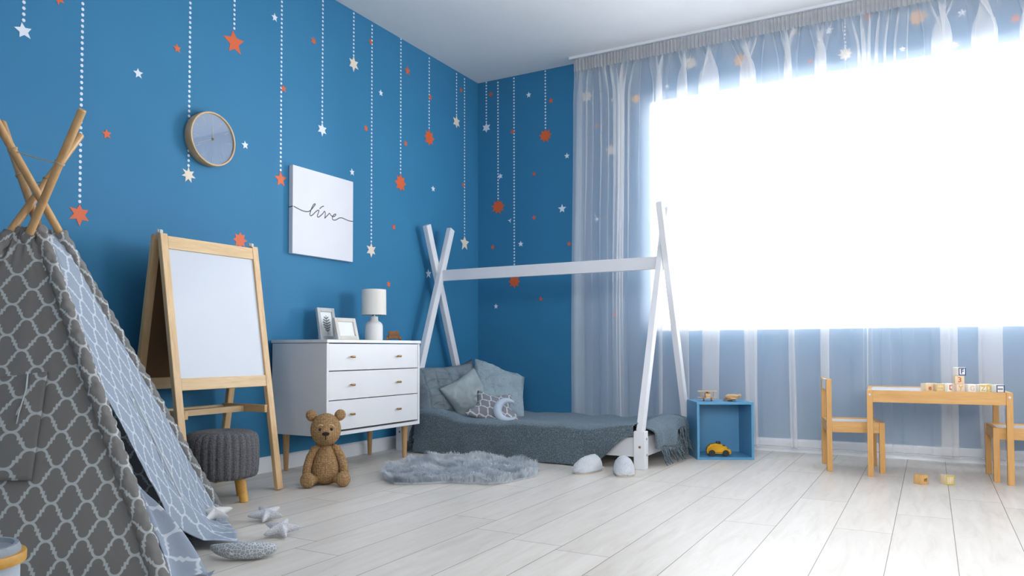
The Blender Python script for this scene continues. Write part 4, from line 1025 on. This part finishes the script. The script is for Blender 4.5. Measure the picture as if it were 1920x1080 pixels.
bm = B(); pts = [onp(PB, TB, z).lerp(onp(PA, TA, z), .50)+nrm*.018 for z in (.50, .40, .30, .20, .12, .08)]; tube(bm, pts, .0028, 6); obj('seam_cord', bm, 'tie', t, True)
def mat_pt(u, v):
    p = (PC_.lerp(PB, u)).lerp(PD.lerp(PA, u), v); c = (PA+PB+PC_+PD)/4; p = c+(p-c)*.93; return (p.x, p.y, .006+.004*abs(nz(u*6, v*6, 3)))
sheet('floor_mat', mat_pt, 40, 40, 'trellis', t, 0, lambda u, v: (u*.9, v*.9))
# pocket with tie tapes on the side that faces the middle of the room's near end
Bv, Cv = PB, PC_; bt, ct = onp(PB, TB, ZT), onp(PC_, TC, ZT); nn = (Cv-Bv).cross(bt-Bv).normalized()
nn = nn if nn.dot(Vector((.67, -.74, .2))) > 0 else -nn
K = [Vector(p)+nn*.012 for p in ((.813, -3.665, .571), (.911, -3.757, .283), (.72, -3.93, .290), (.66, -3.80, .545))]
def pocket(u, v):
    p = K[3].lerp(K[0], u).lerp(K[2].lerp(K[1], u), v); return p + nn*(.006*math.sin(PI*u)*math.sin(PI*v)+.002*nz(u*4, v*4, 1))
sheet('window_cover', pocket, 24, 24, 'trellis', t, .004, lambda u, v: (u*.19+.04, .3*(1-v)+.02))
for q in (0, .3):
    bm = B(); s0 = Vector((.784, -3.700, .566))+nn*.022; 
    tube(bm, [s0, s0+Vector((.006, -.008, -.05-q*.05)), s0+Vector((.030-.03*q, -.038, -.11)), s0+Vector((.032-.04*q, -.046, -.15))], .0022, 6); obj('tie_tape', bm, 'tie', t, True)
# cords that lash the poles
def lash(z1, P1, T1, z2, P2, T2, sag):
    bm = B(); a, b = onp(P1, T1, z1), onp(P2, T2, z2); pts = [a.lerp(b, k/8)+Vector((0, 0, -sag*math.sin(PI*k/8))) for k in range(9)]; tube(bm, pts, .0018, 6)
    for P, T_, z in ((P1, T1, z1), (P2, T2, z2)):
        c = onp(P, T_, z); d = (T_-P).normalized(); x = d.cross(Vector((0, 0, 1))).normalized(); y = d.cross(x)
        tube(bm, [c+x*.0135*math.cos(k*PI/8)+y*.0135*math.sin(k*PI/8)+d*.0016*k/8 for k in range(33)], .0017, 6)
    obj('lashing_cord', bm, 'rope', t, True)
lash(1.245, PA, TA, 1.205, PD, TDD, .002); lash(1.20, PB, TB, 1.18, PC_, TC, .012)

# ---------------------------------------------------------------- soft toys by the tent and basket
star_plush('star_toy', 'white stuffed star lying on the spread tent flap', (.800, -3.075, .056), .072, .042, look((.14, -.16, 1), .3), 'white_cotton', .36, 5, 'star toy')
star_plush('star_toy', 'grey speckled stuffed star on the floor, farther one beside the stool leg', (.862, -2.893, .026), .072, .042, look((.16, -.17, 1), .5), 'speckle', .36, 5, 'star toy')
star_plush('star_toy', 'grey speckled stuffed star on the floor, nearer one in the open', (1.085, -3.035, .027), .072, .042, look((.20, -.20, 1), -.35), 'speckle', .36, 5, 'star toy')
crescent('moon_toy', 'stuffed crescent moon in grey honeycomb cloth on the floor at the tent door', (1.13, -3.185, .027), .135, .026, math.radians(-118), math.radians(-14), (0, 0, math.radians(0)), 'hex', 'moon toy', 1.5)
t = thing('storage_basket', 'round light grey basket with honey wood hoop, cut by the lower left picture corner', 'basket', (1.372, -4.119, 0))
bm = B(); lathe(bm, [(.074, .001), (.078, .004), (.080, .20), (.079, .215), (.074, .215), (.073, .01)], 48, True); obj('basket_body', bm, 'bin_fabric', t, 'auto')
bm = B(); lathe(bm, [(.0815, .214), (.090, .214), (.091, .217), (.091, .231), (.090, .234), (.0815, .234)], 64, False); 
bm.verts.ensure_lookup_table()
for k in range(64): bm.faces.new((bm.verts[k], bm.verts[(k+1) % 64], bm.verts[320+(k+1) % 64], bm.verts[320+k]))
obj('wooden_hoop', bm, 'bin_wood', t, 'auto')
bm = B(); lathe(bm, [(.076, .213), (.0810, .214), (.0815, .240), (.077, .250), (.070, .250), (.066, .242), (.03, .240), (.01, .240)], 64, True); obj('basket_lid', bm, 'bin_rim', t, 'auto')
